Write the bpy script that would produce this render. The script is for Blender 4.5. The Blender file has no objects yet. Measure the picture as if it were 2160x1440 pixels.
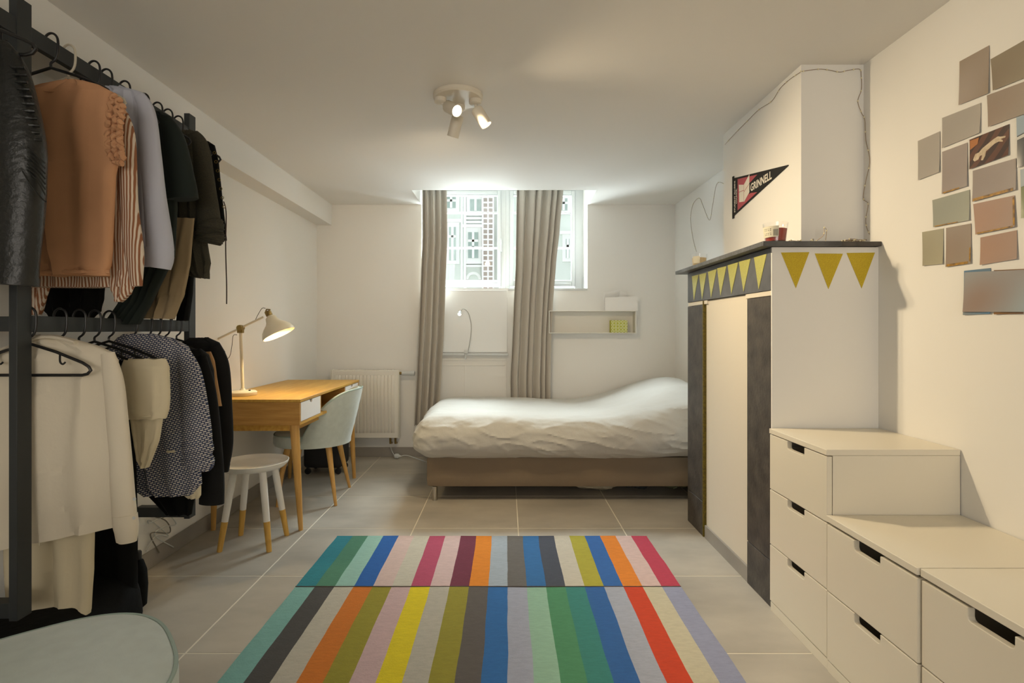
import bpy, bmesh, math, random
from mathutils import Vector, Matrix, noise
random.seed(7)
PI = math.pi
col = bpy.context.scene.collection
sc = bpy.context.scene

# ------------------------------------------------------------------ camera, world, lights, exposure
EYE = 1.139; F = 1138.0; VX, VY = 1068.0, 696.0
cam = bpy.data.cameras.new('camera'); co = bpy.data.objects.new('camera', cam); col.objects.link(co)
co.location = (0, 0, EYE); co.rotation_euler = (PI/2, 0, 0)
cam.sensor_width = 36; cam.lens = F/2160*36; cam.clip_start = .02
cam.shift_x = (1080-VX)/2160; cam.shift_y = -(720-VY)/2160
sc.camera = co
w = bpy.data.worlds.new('world'); sc.world = w; w.use_nodes = True
bgn = w.node_tree.nodes['Background']; bgn.inputs[0].default_value = (.93, .97, 1, 1); bgn.inputs[1].default_value = 1.05
sc.view_settings.view_transform = 'Standard'; sc.view_settings.look = 'None'
sc.view_settings.gamma = 1; sc.view_settings.use_curve_mapping = False
sc.view_settings.exposure = 0.06

def light(name, kind, loc, energy, color, aim=None, **kw):
    l = bpy.data.lights.new(name, kind); l.energy = energy; l.color = color
    for k, v in kw.items(): setattr(l, k, v)
    o = bpy.data.objects.new(name, l); o.location = loc; col.objects.link(o)
    if aim is not None:
        o.rotation_euler = (Vector(aim)-Vector(loc)).to_track_quat('-Z', 'Y').to_euler()
    return o
WARM = (1, .80, .52)
# added soft fill behind the camera, standing in for the rest of the room
light('rear_fill_light', 'AREA', (-.1, -3.7, 1.40), 63, (1, .935, .85), aim=(-.1, 2, 4.6), shape='RECTANGLE', size=2.4, size_y=1.5)
# the bulb in the ceiling fitting
light('ceiling_bulb', 'SPOT', (-.215, 2.535, 2.165), 78, WARM, aim=(1.3, 1.75, 1.05), spot_size=math.radians(102), spot_blend=1, shadow_soft_size=.022)
light('ceiling_bulb_right', 'SPOT', (-.080, 2.58, 2.08), 36, WARM, aim=(.9, 2.9, .5), spot_size=math.radians(130), spot_blend=.9, shadow_soft_size=.03)
light('ceiling_bulb_back', 'SPOT', (-.265, 2.70, 2.07), 26, WARM, aim=(-.7, 4.6, .8), spot_size=math.radians(130), spot_blend=.9, shadow_soft_size=.03)
light('desk_bulb', 'SPOT', (-1.362, 3.2, 1.150), 10, (1, .74, .38), aim=(-1.30, 3.28, .75), spot_size=math.radians(150), spot_blend=.5, shadow_soft_size=.03)
light('window_daylight', 'AREA', (-.02, 6.0, 3.2), 700, (.82, .92, 1), aim=(-.02, 4.6, 1.5), shape='RECTANGLE', size=2.2, size_y=1.0)

light('low_outside_fill', 'AREA', (-.02, 6.8, .85), 380, (.84, .93, 1), aim=(-.02, 4.2, 2.1), shape='RECTANGLE', size=3.2, size_y=.9)  # unseen area light added low outside to brighten the far ceiling

# ------------------------------------------------------------------ helpers
def at(px, py, Y):                       # pixel on the plane at depth Y -> point
    return Vector(((px-VX)*Y/F, Y, EYE-(py-VY)*Y/F))
def onx(px, py, X):                      # pixel on the plane x = X -> point
    Y = X*F/(px-VX); return Vector((X, Y, EYE-(py-VY)*Y/F))

class M:
    def __init__(s): s.v = []; s.f = []; s.mi = []
    def add(s, vs, fs, mi=0):
        b = len(s.v); s.v += [Vector(v) for v in vs]
        for f in fs: s.f.append([b+i for i in f]); s.mi.append(mi)
        return s
    def box(s, x0, x1, y0, y1, z0, z1, mi=0):
        vs = [(x, y, z) for x in (x0, x1) for y in (y0, y1) for z in (z0, z1)]
        return s.add(vs, [(0,1,3,2),(4,6,7,5),(0,4,5,1),(2,3,7,6),(0,2,6,4),(1,5,7,3)], mi)
    def prism(s, pts, vec, mi=0):         # polygon swept along vec
        n = len(pts); vec = Vector(vec)
        vs = [Vector(p) for p in pts]+[Vector(p)+vec for p in pts]
        fs = [tuple(range(n)), tuple(range(2*n-1, n-1, -1))]+[(i, i+n, (i+1)%n+n, (i+1)%n) for i in range(n)]
        return s.add(vs, fs, mi)
    def tube(s, pts, r, n=10, closed=False, flat=1.0, axis=None, mi=0):
        pts = [Vector(p) for p in pts]; m = len(pts)
        rs = r if isinstance(r, (list, tuple)) else [r]*m
        vs = []; up = None
        for i, p in enumerate(pts):
            if closed: t = pts[(i+1)%m]-pts[i-1]
            else: t = pts[min(i+1, m-1)]-pts[max(i-1, 0)]
            t = t.normalized() if t.length > 1e-9 else Vector((0, 0, 1))
            if axis is not None: u = Vector(axis)-t*t.dot(Vector(axis)); u = u.normalized()
            else:
                if up is None: up = Vector((0, 0, 1)) if abs(t.z) < .9 else Vector((1, 0, 0))
                u = (up-t*t.dot(up)).normalized(); up = u
            wv = t.cross(u)
            for k in range(n):
                a = 2*PI*k/n; vs.append(p+u*math.cos(a)*rs[i]*flat+wv*math.sin(a)*rs[i])
        fs = []
        for i in range(m if closed else m-1):
            j = (i+1) % m
            for k in range(n): fs.append((i*n+k, i*n+(k+1)%n, j*n+(k+1)%n, j*n+k))
        if not closed: fs += [tuple(range(n-1, -1, -1)), tuple(range((m-1)*n, m*n))]
        return s.add(vs, fs, mi)
    def lathe(s, prof, c=(0,0,0), n=32, d=(0,0,1), cap=True, mi=0):   # prof: (radius, height along d)
        d = Vector(d).normalized(); q = Vector((0,0,1)).rotation_difference(d); c = Vector(c)
        vs = [c+q@Vector((r*math.cos(2*PI*k/n), r*math.sin(2*PI*k/n), z)) for r, z in prof for k in range(n)]
        fs = [(i*n+k, i*n+(k+1)%n, (i+1)*n+(k+1)%n, (i+1)*n+k) for i in range(len(prof)-1) for k in range(n)]
        if cap: fs += [tuple(range(n-1, -1, -1)), tuple(range((len(prof)-1)*n, len(prof)*n))]
        return s.add(vs, fs, mi)
ORG = {}
def tag(o, label=None, cat=None, group=None, kind=None):
    if label: o['label'] = label
    if cat: o['category'] = cat
    if group: o['group'] = group
    if kind: o['kind'] = kind
    return o
def thing(name, loc, label, cat, group=None):
    o = bpy.data.objects.new(name, None); col.objects.link(o); o.location = loc; o.empty_display_size = .1
    ORG[o.name] = Vector(loc); return tag(o, label, cat, group)
def obj(name, m, mats, parent=None, smooth=True, bevel=0, subsurf=0, label=None, cat=None, group=None, kind=None, seg=2):
    me = bpy.data.meshes.new(name)
    if not isinstance(mats, (list, tuple)): mats = [mats]
    if parent is not None: org = ORG[parent.name]
    else:
        xs = [v.x for v in m.v]; ys = [v.y for v in m.v]; zs = [v.z for v in m.v]
        org = Vector(((min(xs)+max(xs))/2, (min(ys)+max(ys))/2, min(zs)))
    me.from_pydata([tuple(v-org) for v in m.v], [], m.f)
    for mt in mats: me.materials.append(mt)
    for p, i in zip(me.polygons, m.mi): p.material_index = i
    bm = bmesh.new(); bm.from_mesh(me); bmesh.ops.recalc_face_normals(bm, faces=bm.faces); bm.to_mesh(me); bm.free()
    if smooth:
        me.shade_smooth(); me.set_sharp_from_angle(angle=math.radians(38))
    o = bpy.data.objects.new(name, me); col.objects.link(o)
    if parent is not None: o.parent = parent
    else: o.location = org
    ORG[o.name] = org
    if bevel:
        b = o.modifiers.new('bevel', 'BEVEL'); b.width = bevel; b.segments = seg; b.limit_method = 'ANGLE'; b.angle_limit = math.radians(40)
    if subsurf:
        b = o.modifiers.new('sub', 'SUBSURF'); b.levels = subsurf; b.render_levels = subsurf
    return tag(o, label, cat, group, kind)
def tree_copy(o, parent=None):
    c = o.copy(); col.objects.link(c); c.parent = parent
    for ch in list(o.children): tree_copy(ch, c)
    return c
def struct(name, m, mat, parent=None, bevel=0, label=None):
    o = obj(name, m, mat, parent, bevel=bevel)
    if parent is None: o['kind'] = 'structure'
    if label: o['label'] = label
    return o
def spline(pts, n=8):
    pts = [Vector(p) for p in pts]; out = []
    for i in range(len(pts)-1):
        p0 = pts[max(i-1, 0)]; p1 = pts[i]; p2 = pts[i+1]; p3 = pts[min(i+2, len(pts)-1)]
        for k in range(n):
            t = k/n
            out.append(.5*((2*p1)+(p2-p0)*t+(2*p0-5*p1+4*p2-p3)*t*t+(3*p1-p0-3*p2+p3)*t**3))
    return out+[pts[-1]]
def lin(c): c = c/255; return c/12.92 if c <= .04045 else ((c+.055)/1.055)**2.4
def L3(rgb): return (lin(rgb[0]), lin(rgb[1]), lin(rgb[2]), 1)

# ------------------------------------------------------------------ materials
def mat(name, rgb, rough=.6, var=0, scale=5, bump=0, bscale=40, metal=0, stretch=(1,1,1), sheen=0, rgb2=None, emit=None, spec=None, det=4):
    m = bpy.data.materials.new(name); m.use_nodes = True; nt = m.node_tree; N = nt.nodes; Lk = nt.links
    b = N['Principled BSDF']; b.inputs['Roughness'].default_value = rough; b.inputs['Metallic'].default_value = metal
    c = L3(rgb); b.inputs['Base Color'].default_value = c
    if spec is not None: b.inputs['Specular IOR Level'].default_value = spec
    if sheen: b.inputs['Sheen Weight'].default_value = sheen; b.inputs['Sheen Roughness'].default_value = .5
    tc = N.new('ShaderNodeTexCoord'); mp = N.new('ShaderNodeMapping'); mp.inputs['Scale'].default_value = stretch
    Lk.new(tc.outputs['Object'], mp.inputs['Vector'])
    if var or rgb2:
        n = N.new('ShaderNodeTexNoise'); n.inputs['Scale'].default_value = scale; n.inputs['Detail'].default_value = det
        Lk.new(mp.outputs[0], n.inputs['Vector'])
        cr = N.new('ShaderNodeValToRGB'); cr.color_ramp.elements[0].position = .32; cr.color_ramp.elements[1].position = .68
        c2 = L3(rgb2) if rgb2 else tuple(x*(1-var) for x in c[:3])+(1,)
        c1 = c if rgb2 else tuple(min(1, x*(1+var*.5)) for x in c[:3])+(1,)
        cr.color_ramp.elements[0].color = c2; cr.color_ramp.elements[1].color = c1
        Lk.new(n.outputs[0], cr.inputs[0]); Lk.new(cr.outputs[0], b.inputs['Base Color'])
    if bump:
        n2 = N.new('ShaderNodeTexNoise'); n2.inputs['Scale'].default_value = bscale; n2.inputs['Detail'].default_value = 5
        Lk.new(mp.outputs[0], n2.inputs['Vector'])
        bp = N.new('ShaderNodeBump'); bp.inputs['Strength'].default_value = bump; bp.inputs['Distance'].default_value = .01
        Lk.new(n2.outputs[0], bp.inputs['Height']); Lk.new(bp.outputs[0], b.inputs['Normal'])
    if emit:
        b.inputs['Emission Color'].default_value = (*emit[0], 1); b.inputs['Emission Strength'].default_value = emit[1]
    return m
def stripes(name, c1, c2, scale, direction='X', rough=.8, dist=0, ramp=.5):
    m = mat(name, c1, rough); nt = m.node_tree; N = nt.nodes; Lk = nt.links
    tc = N.new('ShaderNodeTexCoord'); wv = N.new('ShaderNodeTexWave'); wv.bands_direction = direction
    wv.inputs['Scale'].default_value = scale; wv.inputs['Distortion'].default_value = dist; wv.inputs['Detail'].default_value = 0
    Lk.new(tc.outputs['Object'], wv.inputs['Vector'])
    cr = N.new('ShaderNodeValToRGB'); cr.color_ramp.interpolation = 'LINEAR'
    cr.color_ramp.elements[0].position = ramp-.06; cr.color_ramp.elements[0].color = L3(c1)
    cr.color_ramp.elements[1].position = ramp+.06; cr.color_ramp.elements[1].color = L3(c2)
    Lk.new(wv.outputs['Color'], cr.inputs[0]); Lk.new(cr.outputs[0], N['Principled BSDF'].inputs['Base Color'])
    return m
def wood(name, rgb, rgb2, axis='Y', rough=.45):
    st = {'Y': (9, .8, 9), 'Z': (9, 9, .8), 'X': (.8, 9, 9)}[axis]
    return mat(name, rgb, rough, rgb2=rgb2, scale=6, stretch=st, bump=.08, bscale=20)

wallm = mat('wall_paint', (236, 234, 229), .85, bump=.05, bscale=18)
ceilm = mat('ceiling_paint', (234, 231, 225), .9, bump=.03, bscale=12)
tilem = mat('grey_stone_tile', (188, 180, 166), .45, rgb2=(158, 151, 139), scale=2.2, stretch=(1, 1.8, 1), bump=.04, bscale=9, det=8)
groutm = mat('grout', (226, 218, 200), .9)
basem = mat('baseboard_tile', (160, 154, 145), .5, rgb2=(140, 135, 128), scale=3)
whitepvc = mat('white_window_plastic', (206, 209, 208), .35)
stonem = mat('black_stone', (82, 76, 70), .55, rgb2=(54, 50, 47), scale=14, bump=.2, bscale=60, det=8)
friezem = mat('slate_frieze', (98, 100, 104), .5, rgb2=(78, 80, 84), scale=9, bump=.1, bscale=50, det=8)
plaster = mat('cream_plaster', (218, 210, 194), .85, bump=.08, bscale=14)
gold = mat('gold_glitter_card', (214, 190, 40), .38, rgb2=(190, 160, 22), scale=300, bump=.4, bscale=500, metal=.25)
goldpale = mat('pale_gold_glitter_card', (206, 204, 120), .35, rgb2=(176, 172, 84), scale=300, bump=.4, bscale=500, metal=.3)
oak = wood('oak_long', (210, 166, 74), (190, 142, 56), 'Y')
oakx = wood('oak_side', (200, 152, 80), (176, 128, 62), 'X')
oakz = wood('oak_leg', (214, 168, 96), (192, 144, 74), 'Z')
whitelac = mat('white_lacquer', (226, 219, 202), .38)
whitedraw = mat('white_drawer', (240, 238, 236), .4)
mint = mat('mint_velvet', (194, 204, 198), .8, var=.06, scale=30, sheen=.4, bump=.05, bscale=300)
mintpipe = mat('mint_piping', (160, 178, 170), .8)
chrome = mat('brushed_metal', (190, 186, 178), .25, metal=1)
brass = mat('brass', (150, 128, 78), .4, metal=.9)
lampw = mat('lamp_cream_enamel', (226, 216, 192), .35)
blackm = mat('black_plastic', (22, 22, 23), .4)
rackm = mat('grey_black_steel', (44, 48, 50), .5)
radm = mat('radiator_enamel', (236, 232, 222), .35)
curtm = mat('greige_curtain', (188, 181, 170), .85, bump=.03, bscale=300, sheen=.1)
duvetm = mat('white_cotton', (188, 185, 177), .8, bump=.25, bscale=28, stretch=(1, 1, 1), sheen=.1)
bedm = mat('taupe_bed_fabric', (124, 108, 88), .9, bump=.1, bscale=300, var=.05, scale=4)

# ------------------------------------------------------------------ room shell
XL, XR, YB, YF, ZC = -1.71, 1.523, 4.87, -4.0, 2.27
m = M(); m.box(XL-.2, XR+.2, YF-.2, YB+.1, -.12, -.0012)
floor = struct('floor', m, groutm)
X0, Y0, T, G = .068, 3.703, .6, .003
k = 0
for i in range(-4, 4):
    for j in range(-13, 3):
        x0, x1 = max(X0+i*T+G, XL), min(X0+(i+1)*T-G, XR); y0, y1 = max(Y0+j*T+G, YF), min(Y0+(j+1)*T-G, YB)
        if x1-x0 < .02 or y1-y0 < .02: continue
        t = M().box(x0, x1, y0, y1, -.012, 0); obj('floor_tile', t, tilem, floor, smooth=False, bevel=.0012)
m = M()
NX0, NX1, NY = -.765, .732, 4.36       # the light well cut into the ceiling over the window
m.box(XL-.2, XR+.2, YF-.2, NY, ZC, ZC+.45); m.box(XL-.2, NX0, NY, YB+.3, ZC, ZC+.45); m.box(NX1, XR+.2, NY, YB+.3, ZC, ZC+.45)
m.box(NX0-.02, NX1+.02, NY-.02, YB+.3, ZC+.38, ZC+.5)
struct('ceiling', m, ceilm)
struct('wall_left', M().box(XL-.2, XL, YF-.2, YB+.3, 0, ZC), wallm)
struct('wall_right', M().box(XR, XR+.2, YF-.2, YB+.3, 0, ZC), wallm)
struct('wall_front', M().box(XL-.2, XR+.2, YF-.2, YF, 0, ZC), wallm)
m = M(); WS = 1.516; WD = 5.14
m.box(XL, XR, YB, YB+.3, 0, WS); m.box(XL, NX0, YB, YB+.3, WS, ZC); m.box(NX1, XR, YB, YB+.3, WS, ZC)
struct('wall_back', m, wallm)
struct('trim_1', M().box(XL, -1.575, YF, YB, 2.085, ZC), wallm, label='boxed beam running along the top of the left wall')
# baseboards made of tile lengths
def baseboard(name, axis, fixed, a0, a1, h, side, off=0):
    root = struct(name, M().box(*( (fixed, fixed+side*.004, a0, a1) if axis == 'Y' else (a0, a1, fixed, fixed+side*.004)), 0, h-.003), groutm)
    a = off
    while a > a0: a -= T
    while a < a1:
        b0, b1 = max(a+.001, a0), min(a+T-.001, a1)
        if b1-b0 > .02:
            bx = M().box(fixed+side*.0041, fixed+side*.011, b0, b1, 0.0005, h) if axis == 'Y' else M().box(b0, b1, fixed+side*.0041, fixed+side*.011, 0.0005, h)
            obj('baseboard_tile', bx, basem, root, smooth=False, bevel=.001)
        a += T
baseboard('baseboard_left', 'Y', XL, YF, YB, .085, 1, Y0)
baseboard('baseboard_back', 'X', YB, XL+.012, XR, .085, -1, -1.02)
# chimney breast
FX, FY0, FY1 = 1.098, 2.215, 3.23
struct('wall_chimney', M().box(1.257, XR, 2.30, 3.12, 1.505, ZC).box(FX+.012, XR, FY0+.0, FY1, 0, 1.476).box(FX-.011, XR, FY0-.007, FY0, 0, 1.478), plaster if False else wallm)

# ------------------------------------------------------------------ fireplace surround
fp = thing('fireplace', (1.3, 2.72, 0), 'blocked up fireplace with black stone pillars, slate frieze and thin mantel shelf', 'fireplace')
def pillar(y0, y1):
    p = obj('pillar', M().box(FX-.012, FX+.012, y0, y1, .192, 1.278), stonem, fp, smooth=False, bevel=.002, label='black stone pillar slab')
    obj('base_block', M().box(FX-.012, FX+.012, y0, y1, 0, .188), stonem, p, smooth=False, bevel=.002)
    return p
pillar(FY0+.001, 2.434); pillar(2.985, FY1)
obj('gold_edging', M().box(FX-.013, FX+.005, 2.974, 2.984, .0, 1.30), mat('dull_gold', (120, 104, 20), .5, rgb2=(80, 68, 16), scale=90), fp, smooth=False, label='gold glitter edging strip')
obj('lintel_strip', M().box(FX-.008, FX+.012, FY0+.001, 2.46, 1.281, 1.302), plaster, fp, smooth=False, bevel=.002)
obj('lintel_strip', M().box(FX-.008, FX+.012, 2.93, FY1, 1.281, 1.302), plaster, fp, smooth=False, bevel=.002)
obj('infill_panel', M().box(FX+.0, FX+.012, 2.436, 2.96, .07, 1.300), plaster, fp, smooth=False, label='cream plaster infill panel')
obj('infill_skirting', M().box(FX-.010, FX+.004, 2.436, 2.96, 0, .07), basem, fp, smooth=False, bevel=.001)
obj('frieze', M().box(FX-.012, FX+.012, FY0+.001, FY1, 1.303, 1.478), friezem, fp, smooth=False, bevel=.002, label='slate frieze')
m = M()
def slab(y0, y1, x0, x1):
    m = M(); n = 30
    for i in range(n):
        a, b = y0+(y1-y0)*i/n, y0+(y1-y0)*(i+1)/n
    return M().box(x0, x1, y0, y1, 1.480, 1.500)
obj('mantel_shelf', slab(2.185, 3.32, 1.040, 1.36), mat('mantel_slate', (104, 104, 104), .45, rgb2=(70, 70, 70), scale=8, bump=.3, bscale=50, det=8), fp, bevel=.002)
obj('mantel_return', M().box(1.3605, XR-.001, 2.187, 3.32, 1.480, 1.4985), stonem, fp, bevel=.002)

def tri(name, pts, nrm, mt, label, group, th=.0012):
    c = sum(pts, Vector())/3
    return obj(name, M().prism(pts, Vector(nrm)*th), mt, smooth=False, label=label, cat='bunting', group=group)
A = lambda cx, cy: (1400+cx*.27778, 320+cy*.27778)
near = [((890,765),(1105,762),(1003,1035)), ((1147,772),(1360,774),(1250,1042)), ((1388,768),(1603,765),(1502,1037))]
nl = ['yellow glitter triangle on the white chimney side, nearest the dark pillar', 'yellow glitter triangle in the middle of three on the white chimney side', 'yellow glitter triangle on the white chimney side, nearest the right wall']
for p, lb in zip(near, nl):
    pts = [at(*A(*q), FY0-.0076) for q in p]; tri('bunting_triangle', pts, (0, -1, 0), gold, lb, 'yellow triangles on the chimney side')
fr = [((215,945),(265,932),(230,1130)), ((270,932),(325,918),(292,1120)), ((337,912),(403,890),(360,1108)), ((407,885),(477,868),(432,1092)),
      ((487,862),(567,838),(515,1080)), ((572,835),(660,812),(607,1062)), ((687,802),(783,775),(722,1045))]
ordn = ['farthest from the camera', 'second from the far end', 'third from the far end', 'middle one of seven', 'third from the near end', 'second from the near end', 'nearest the camera']
for p, lb in zip(fr, ordn):
    pts = [onx(*A(*q), FX-.0125) for q in p]; tri('bunting_triangle', pts, (-1, 0, 0), goldpale, 'pale gold glitter triangle on the slate frieze, '+lb, 'gold triangles on the frieze')

# ------------------------------------------------------------------ windows
glassm = bpy.data.materials.new('window_glass'); glassm.use_nodes = True
nt = glassm.node_tree; nt.nodes.clear(); o_ = nt.nodes.new('ShaderNodeOutputMaterial'); mx = nt.nodes.new('ShaderNodeMixShader')
tr = nt.nodes.new('ShaderNodeBsdfTransparent'); tr.inputs[0].default_value = (.97, .99, .98, 1); gl = nt.nodes.new('ShaderNodeBsdfGlossy'); gl.inputs['Roughness'].default_value = .02
def rim(nt, mx, k):
    lw = nt.nodes.new('ShaderNodeLayerWeight'); p1 = nt.nodes.new('ShaderNodeMath'); p1.operation = 'POWER'; p1.inputs[1].default_value = 4
    p2 = nt.nodes.new('ShaderNodeMath'); p2.operation = 'MULTIPLY_ADD'; p2.inputs[1].default_value = k; p2.inputs[2].default_value = .035
    nt.links.new(lw.outputs['Facing'], p1.inputs[0]); nt.links.new(p1.outputs[0], p2.inputs[0]); nt.links.new(p2.outputs[0], mx.inputs[0])
rim(nt, mx, .3); nt.links.new(tr.outputs[0], mx.inputs[1]); nt.links.new(gl.outputs[0], mx.inputs[2]); nt.links.new(mx.outputs[0], o_.inputs[0])
def rect_frame(m, x0, x1, z0, z1, wd, y0, y1):
    m.box(x0, x0+wd, y0, y1, z0, z1); m.box(x1-wd, x1, y0, y1, z0, z1); m.box(x0+wd, x1-wd, y0, y1, z0, z0+wd); m.box(x0+wd, x1-wd, y0, y1, z1-wd, z1)
Wx = lambda px: (px-VX)*WD/F
Wz = lambda py: EYE+(VY-py)*WD/F
def window(name, x0, x1, gx0, gx1, bar, handle):
    z0, z1 = WS+.0, 2.66; gz0, gz1 = Wz(591), Wz(413)
    m = M(); m.box(x0, gx0-.035, WD, WD+.06, z0, z1); m.box(gx1+.035, x1, WD, WD+.06, z0, z1)
    m.box(x0, x1, WD, WD+.06, z0, z0+.012); m.box(x0, x1, WD, WD+.06, gz1+.05, z1)
    root = struct(name, m, whitepvc, bevel=.003)
    m = M(); rect_frame(m, gx0-.034, gx1+.034, gz0-.06, gz1+.045, .034, WD-.018, WD+.03)
    m.box(gx0, gx1, WD-.012, WD+.03, gz0-.026, gz0); m.box(gx0, gx1, WD-.012, WD+.03, gz1, gz1+.011)
    fr_ = obj('casement_frame', m, whitepvc, root, bevel=.004)
    m = M(); m.box(gx0, gx1, WD+.002, WD+.006, gz0, gz1); obj('pane', m, glassm, root, smooth=False)
    for py in (449, 523): obj('glazing_bar', M().box(gx0, gx1, WD-.006, WD+.014, Wz(py)-.008, Wz(py)+.008), whitepvc, root, bevel=.002)
    obj('glazing_bar', M().box(bar-.006, bar+.006, WD-.005, WD+.013, gz0, gz1), whitepvc, root, bevel=.002)
    if handle:
        h = M(); hx, hz = Wx(1057), Wz(517)
        h.box(hx-.012, hx+.012, WD-.034, WD-.018, hz-.0, hz+.06); h.box(hx-.009, hx+.009, WD-.052, WD-.034, hz-.07, hz+.04)
        obj('window_handle', h, whitepvc, root, bevel=.004)
    else:
        obj('hinge', M().tube([(x1-.03, WD-.022, gz0-.06), (x1-.03, WD-.022, gz0+.03)], .007), whitepvc, root)
    return root
window('window_1', NX0, Wx(1067), Wx(905), Wx(1049), Wx(974), True)
window('window_2', Wx(1067), NX1+.03, Wx(1083), Wx(1205), Wx(1144), False)

# ------------------------------------------------------------------ panelling under the window
Bx = lambda px: (px-VX)*YB/F
Bz = lambda py: EYE+(VY-py)*YB/F
pan = mat('white_panel_board', (236, 236, 234), .5)
struct('trim_2', M().box(NX0, Bx(1070), YB-.012, YB, Bz(743), Bz(612)), pan, bevel=.002, label='smooth white board on the wall under the left window')
struct('trim_3', M().box(NX0, Bx(1072), YB-.05, YB, Bz(749), Bz(744.5)), whitepvc, bevel=.003, label='thin white ledge under the board')
m = M(); m.box(NX0, Bx(1068), YB-.008, YB, Bz(760), Bz(756)); m.box(Bx(1066), Bx(1069), YB-.008, YB, .1, Bz(760)); m.box(Bx(980), Bx(982), YB-.006, YB, .1, Bz(770)); m.box(NX0, Bx(1066), YB-.006, YB, Bz(771), Bz(769))
struct('trim_4', m, wallm, bevel=.001, label='flat moulding strips on the wall below the ledge')
struct('trim_5', M().box(Bx(1072), NX1, YB-.006, YB+.25, WS-.02, WS), whitepvc, bevel=.002, label='window sill board under the right window')

# ------------------------------------------------------------------ building across the street
bl = thing('building', (-1.2, 14.2, -2), 'pale ornate town house seen through the window across the street', 'building')
FYY = 14.0
def fx(px): return (px-VX)*FYY/F
def fz(py): return EYE+(VY-py)*FYY/F
fac = mat('pale_facade', (226, 232, 224), .9, var=.05, scale=1.2); dark = mat('far_window_glass', (176, 192, 184), .3, rgb2=(150, 168, 160), scale=2)
facw = mat('far_white_trim', (250, 250, 246), .7); facb = mat('far_brown_wall', (196, 180, 170), .8, rgb2=(172, 158, 148), scale=3)
obj('facade', M().box(-9, 9, FYY, FYY+1, -2, 9), fac, bl, smooth=False)
def farwin(x0, x1, y0, y1, rows):
    m = M(); w_ = .05
    m.box(fx(x0)-.09, fx(x1)+.09, FYY-.08, FYY, fz(y1)-.09, fz(y0)+.12); m.box(fx(x0)-.16, fx(x1)+.16, FYY-.14, FYY, fz(y0)+.12, fz(y0)+.2)
    f = obj('window_surround', m, facw, bl, smooth=False)
    m = M(); m.box(fx(x0), fx(x1), FYY-.1, FYY-.085, fz(y1), fz(y0)); obj('pane', m, dark, f, smooth=False)
    m = M(); xm = (fx(x0)+fx(x1))/2; m.box(xm-.03, xm+.03, FYY-.12, FYY-.1, fz(y1), fz(y0))
    for r in rows: m.box(fx(x0), fx(x1), FYY-.12, FYY-.1, fz(r)-.03, fz(r)+.03)
    obj('sash_bars', m, facw, f, smooth=False)
farwin(988, 1009, 491, 545, (509, 523)); farwin(992, 1015, 422, 446, ()); farwin(1193, 1200, 505, 545, (520,)); farwin(1180, 1196, 420, 445, (430,)); farwin(943, 962, 405, 440, (415,425)); farwin(988, 1009, 330, 395, (350,))
farwin(948, 962, 480, 550, (500,)); farwin(1110, 1140, 430, 560, (470,))
m = M(); m.box(fx(979), fx(984), FYY-.15, FYY, -2, 9); m.box(fx(1052), fx(1060), FYY-.15, FYY, -2, 9)
obj('pilaster', m, facw, bl, smooth=False)
for y in (470, 462, 555, 562, 454): obj('cornice_moulding', M().box(fx(984), fx(1017), FYY-.12, FYY, fz(y)-.03, fz(y)+.03), facw, bl, smooth=False)
m = M()
for i in range(13):
    a0, a1 = PI*i/13, PI*(i+1)/13; c = (fx(999), fz(590))
    m.prism([(c[0]+r*math.cos(a), FYY-.08, c[1]+r*math.sin(a)) for r, a in ((.13, a0), (.2, a0), (.2, a1), (.13, a1))], (0, .08, 0))
obj('arch', m, facw, bl, smooth=False)
m = M(); m.box(fx(1020), fx(1041), FYY-.2, FYY, -2, 9); tw = obj('stair_tower', m, facb, bl, smooth=False)
m = M()
for x in (1019, 1030, 1041): m.box(fx(x)-.02, fx(x)+.02, FYY-.26, FYY-.2, -2, 9)
for i in range(60): z = fz(596)+i*.135*1.0; m.box(fx(1019), fx(1041), FYY-.25, FYY-.2, z-.018, z+.018)
obj('white_lattice', m, facw, tw, smooth=False)
m = M(); m.box(-9, 9, 5.6, 13.9, -2.2, -2)
struct('street_ground', m, mat('paving_far', (170, 168, 162), .9, var=.1, scale=2))['label'] = 'street paving outside the window'

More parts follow.
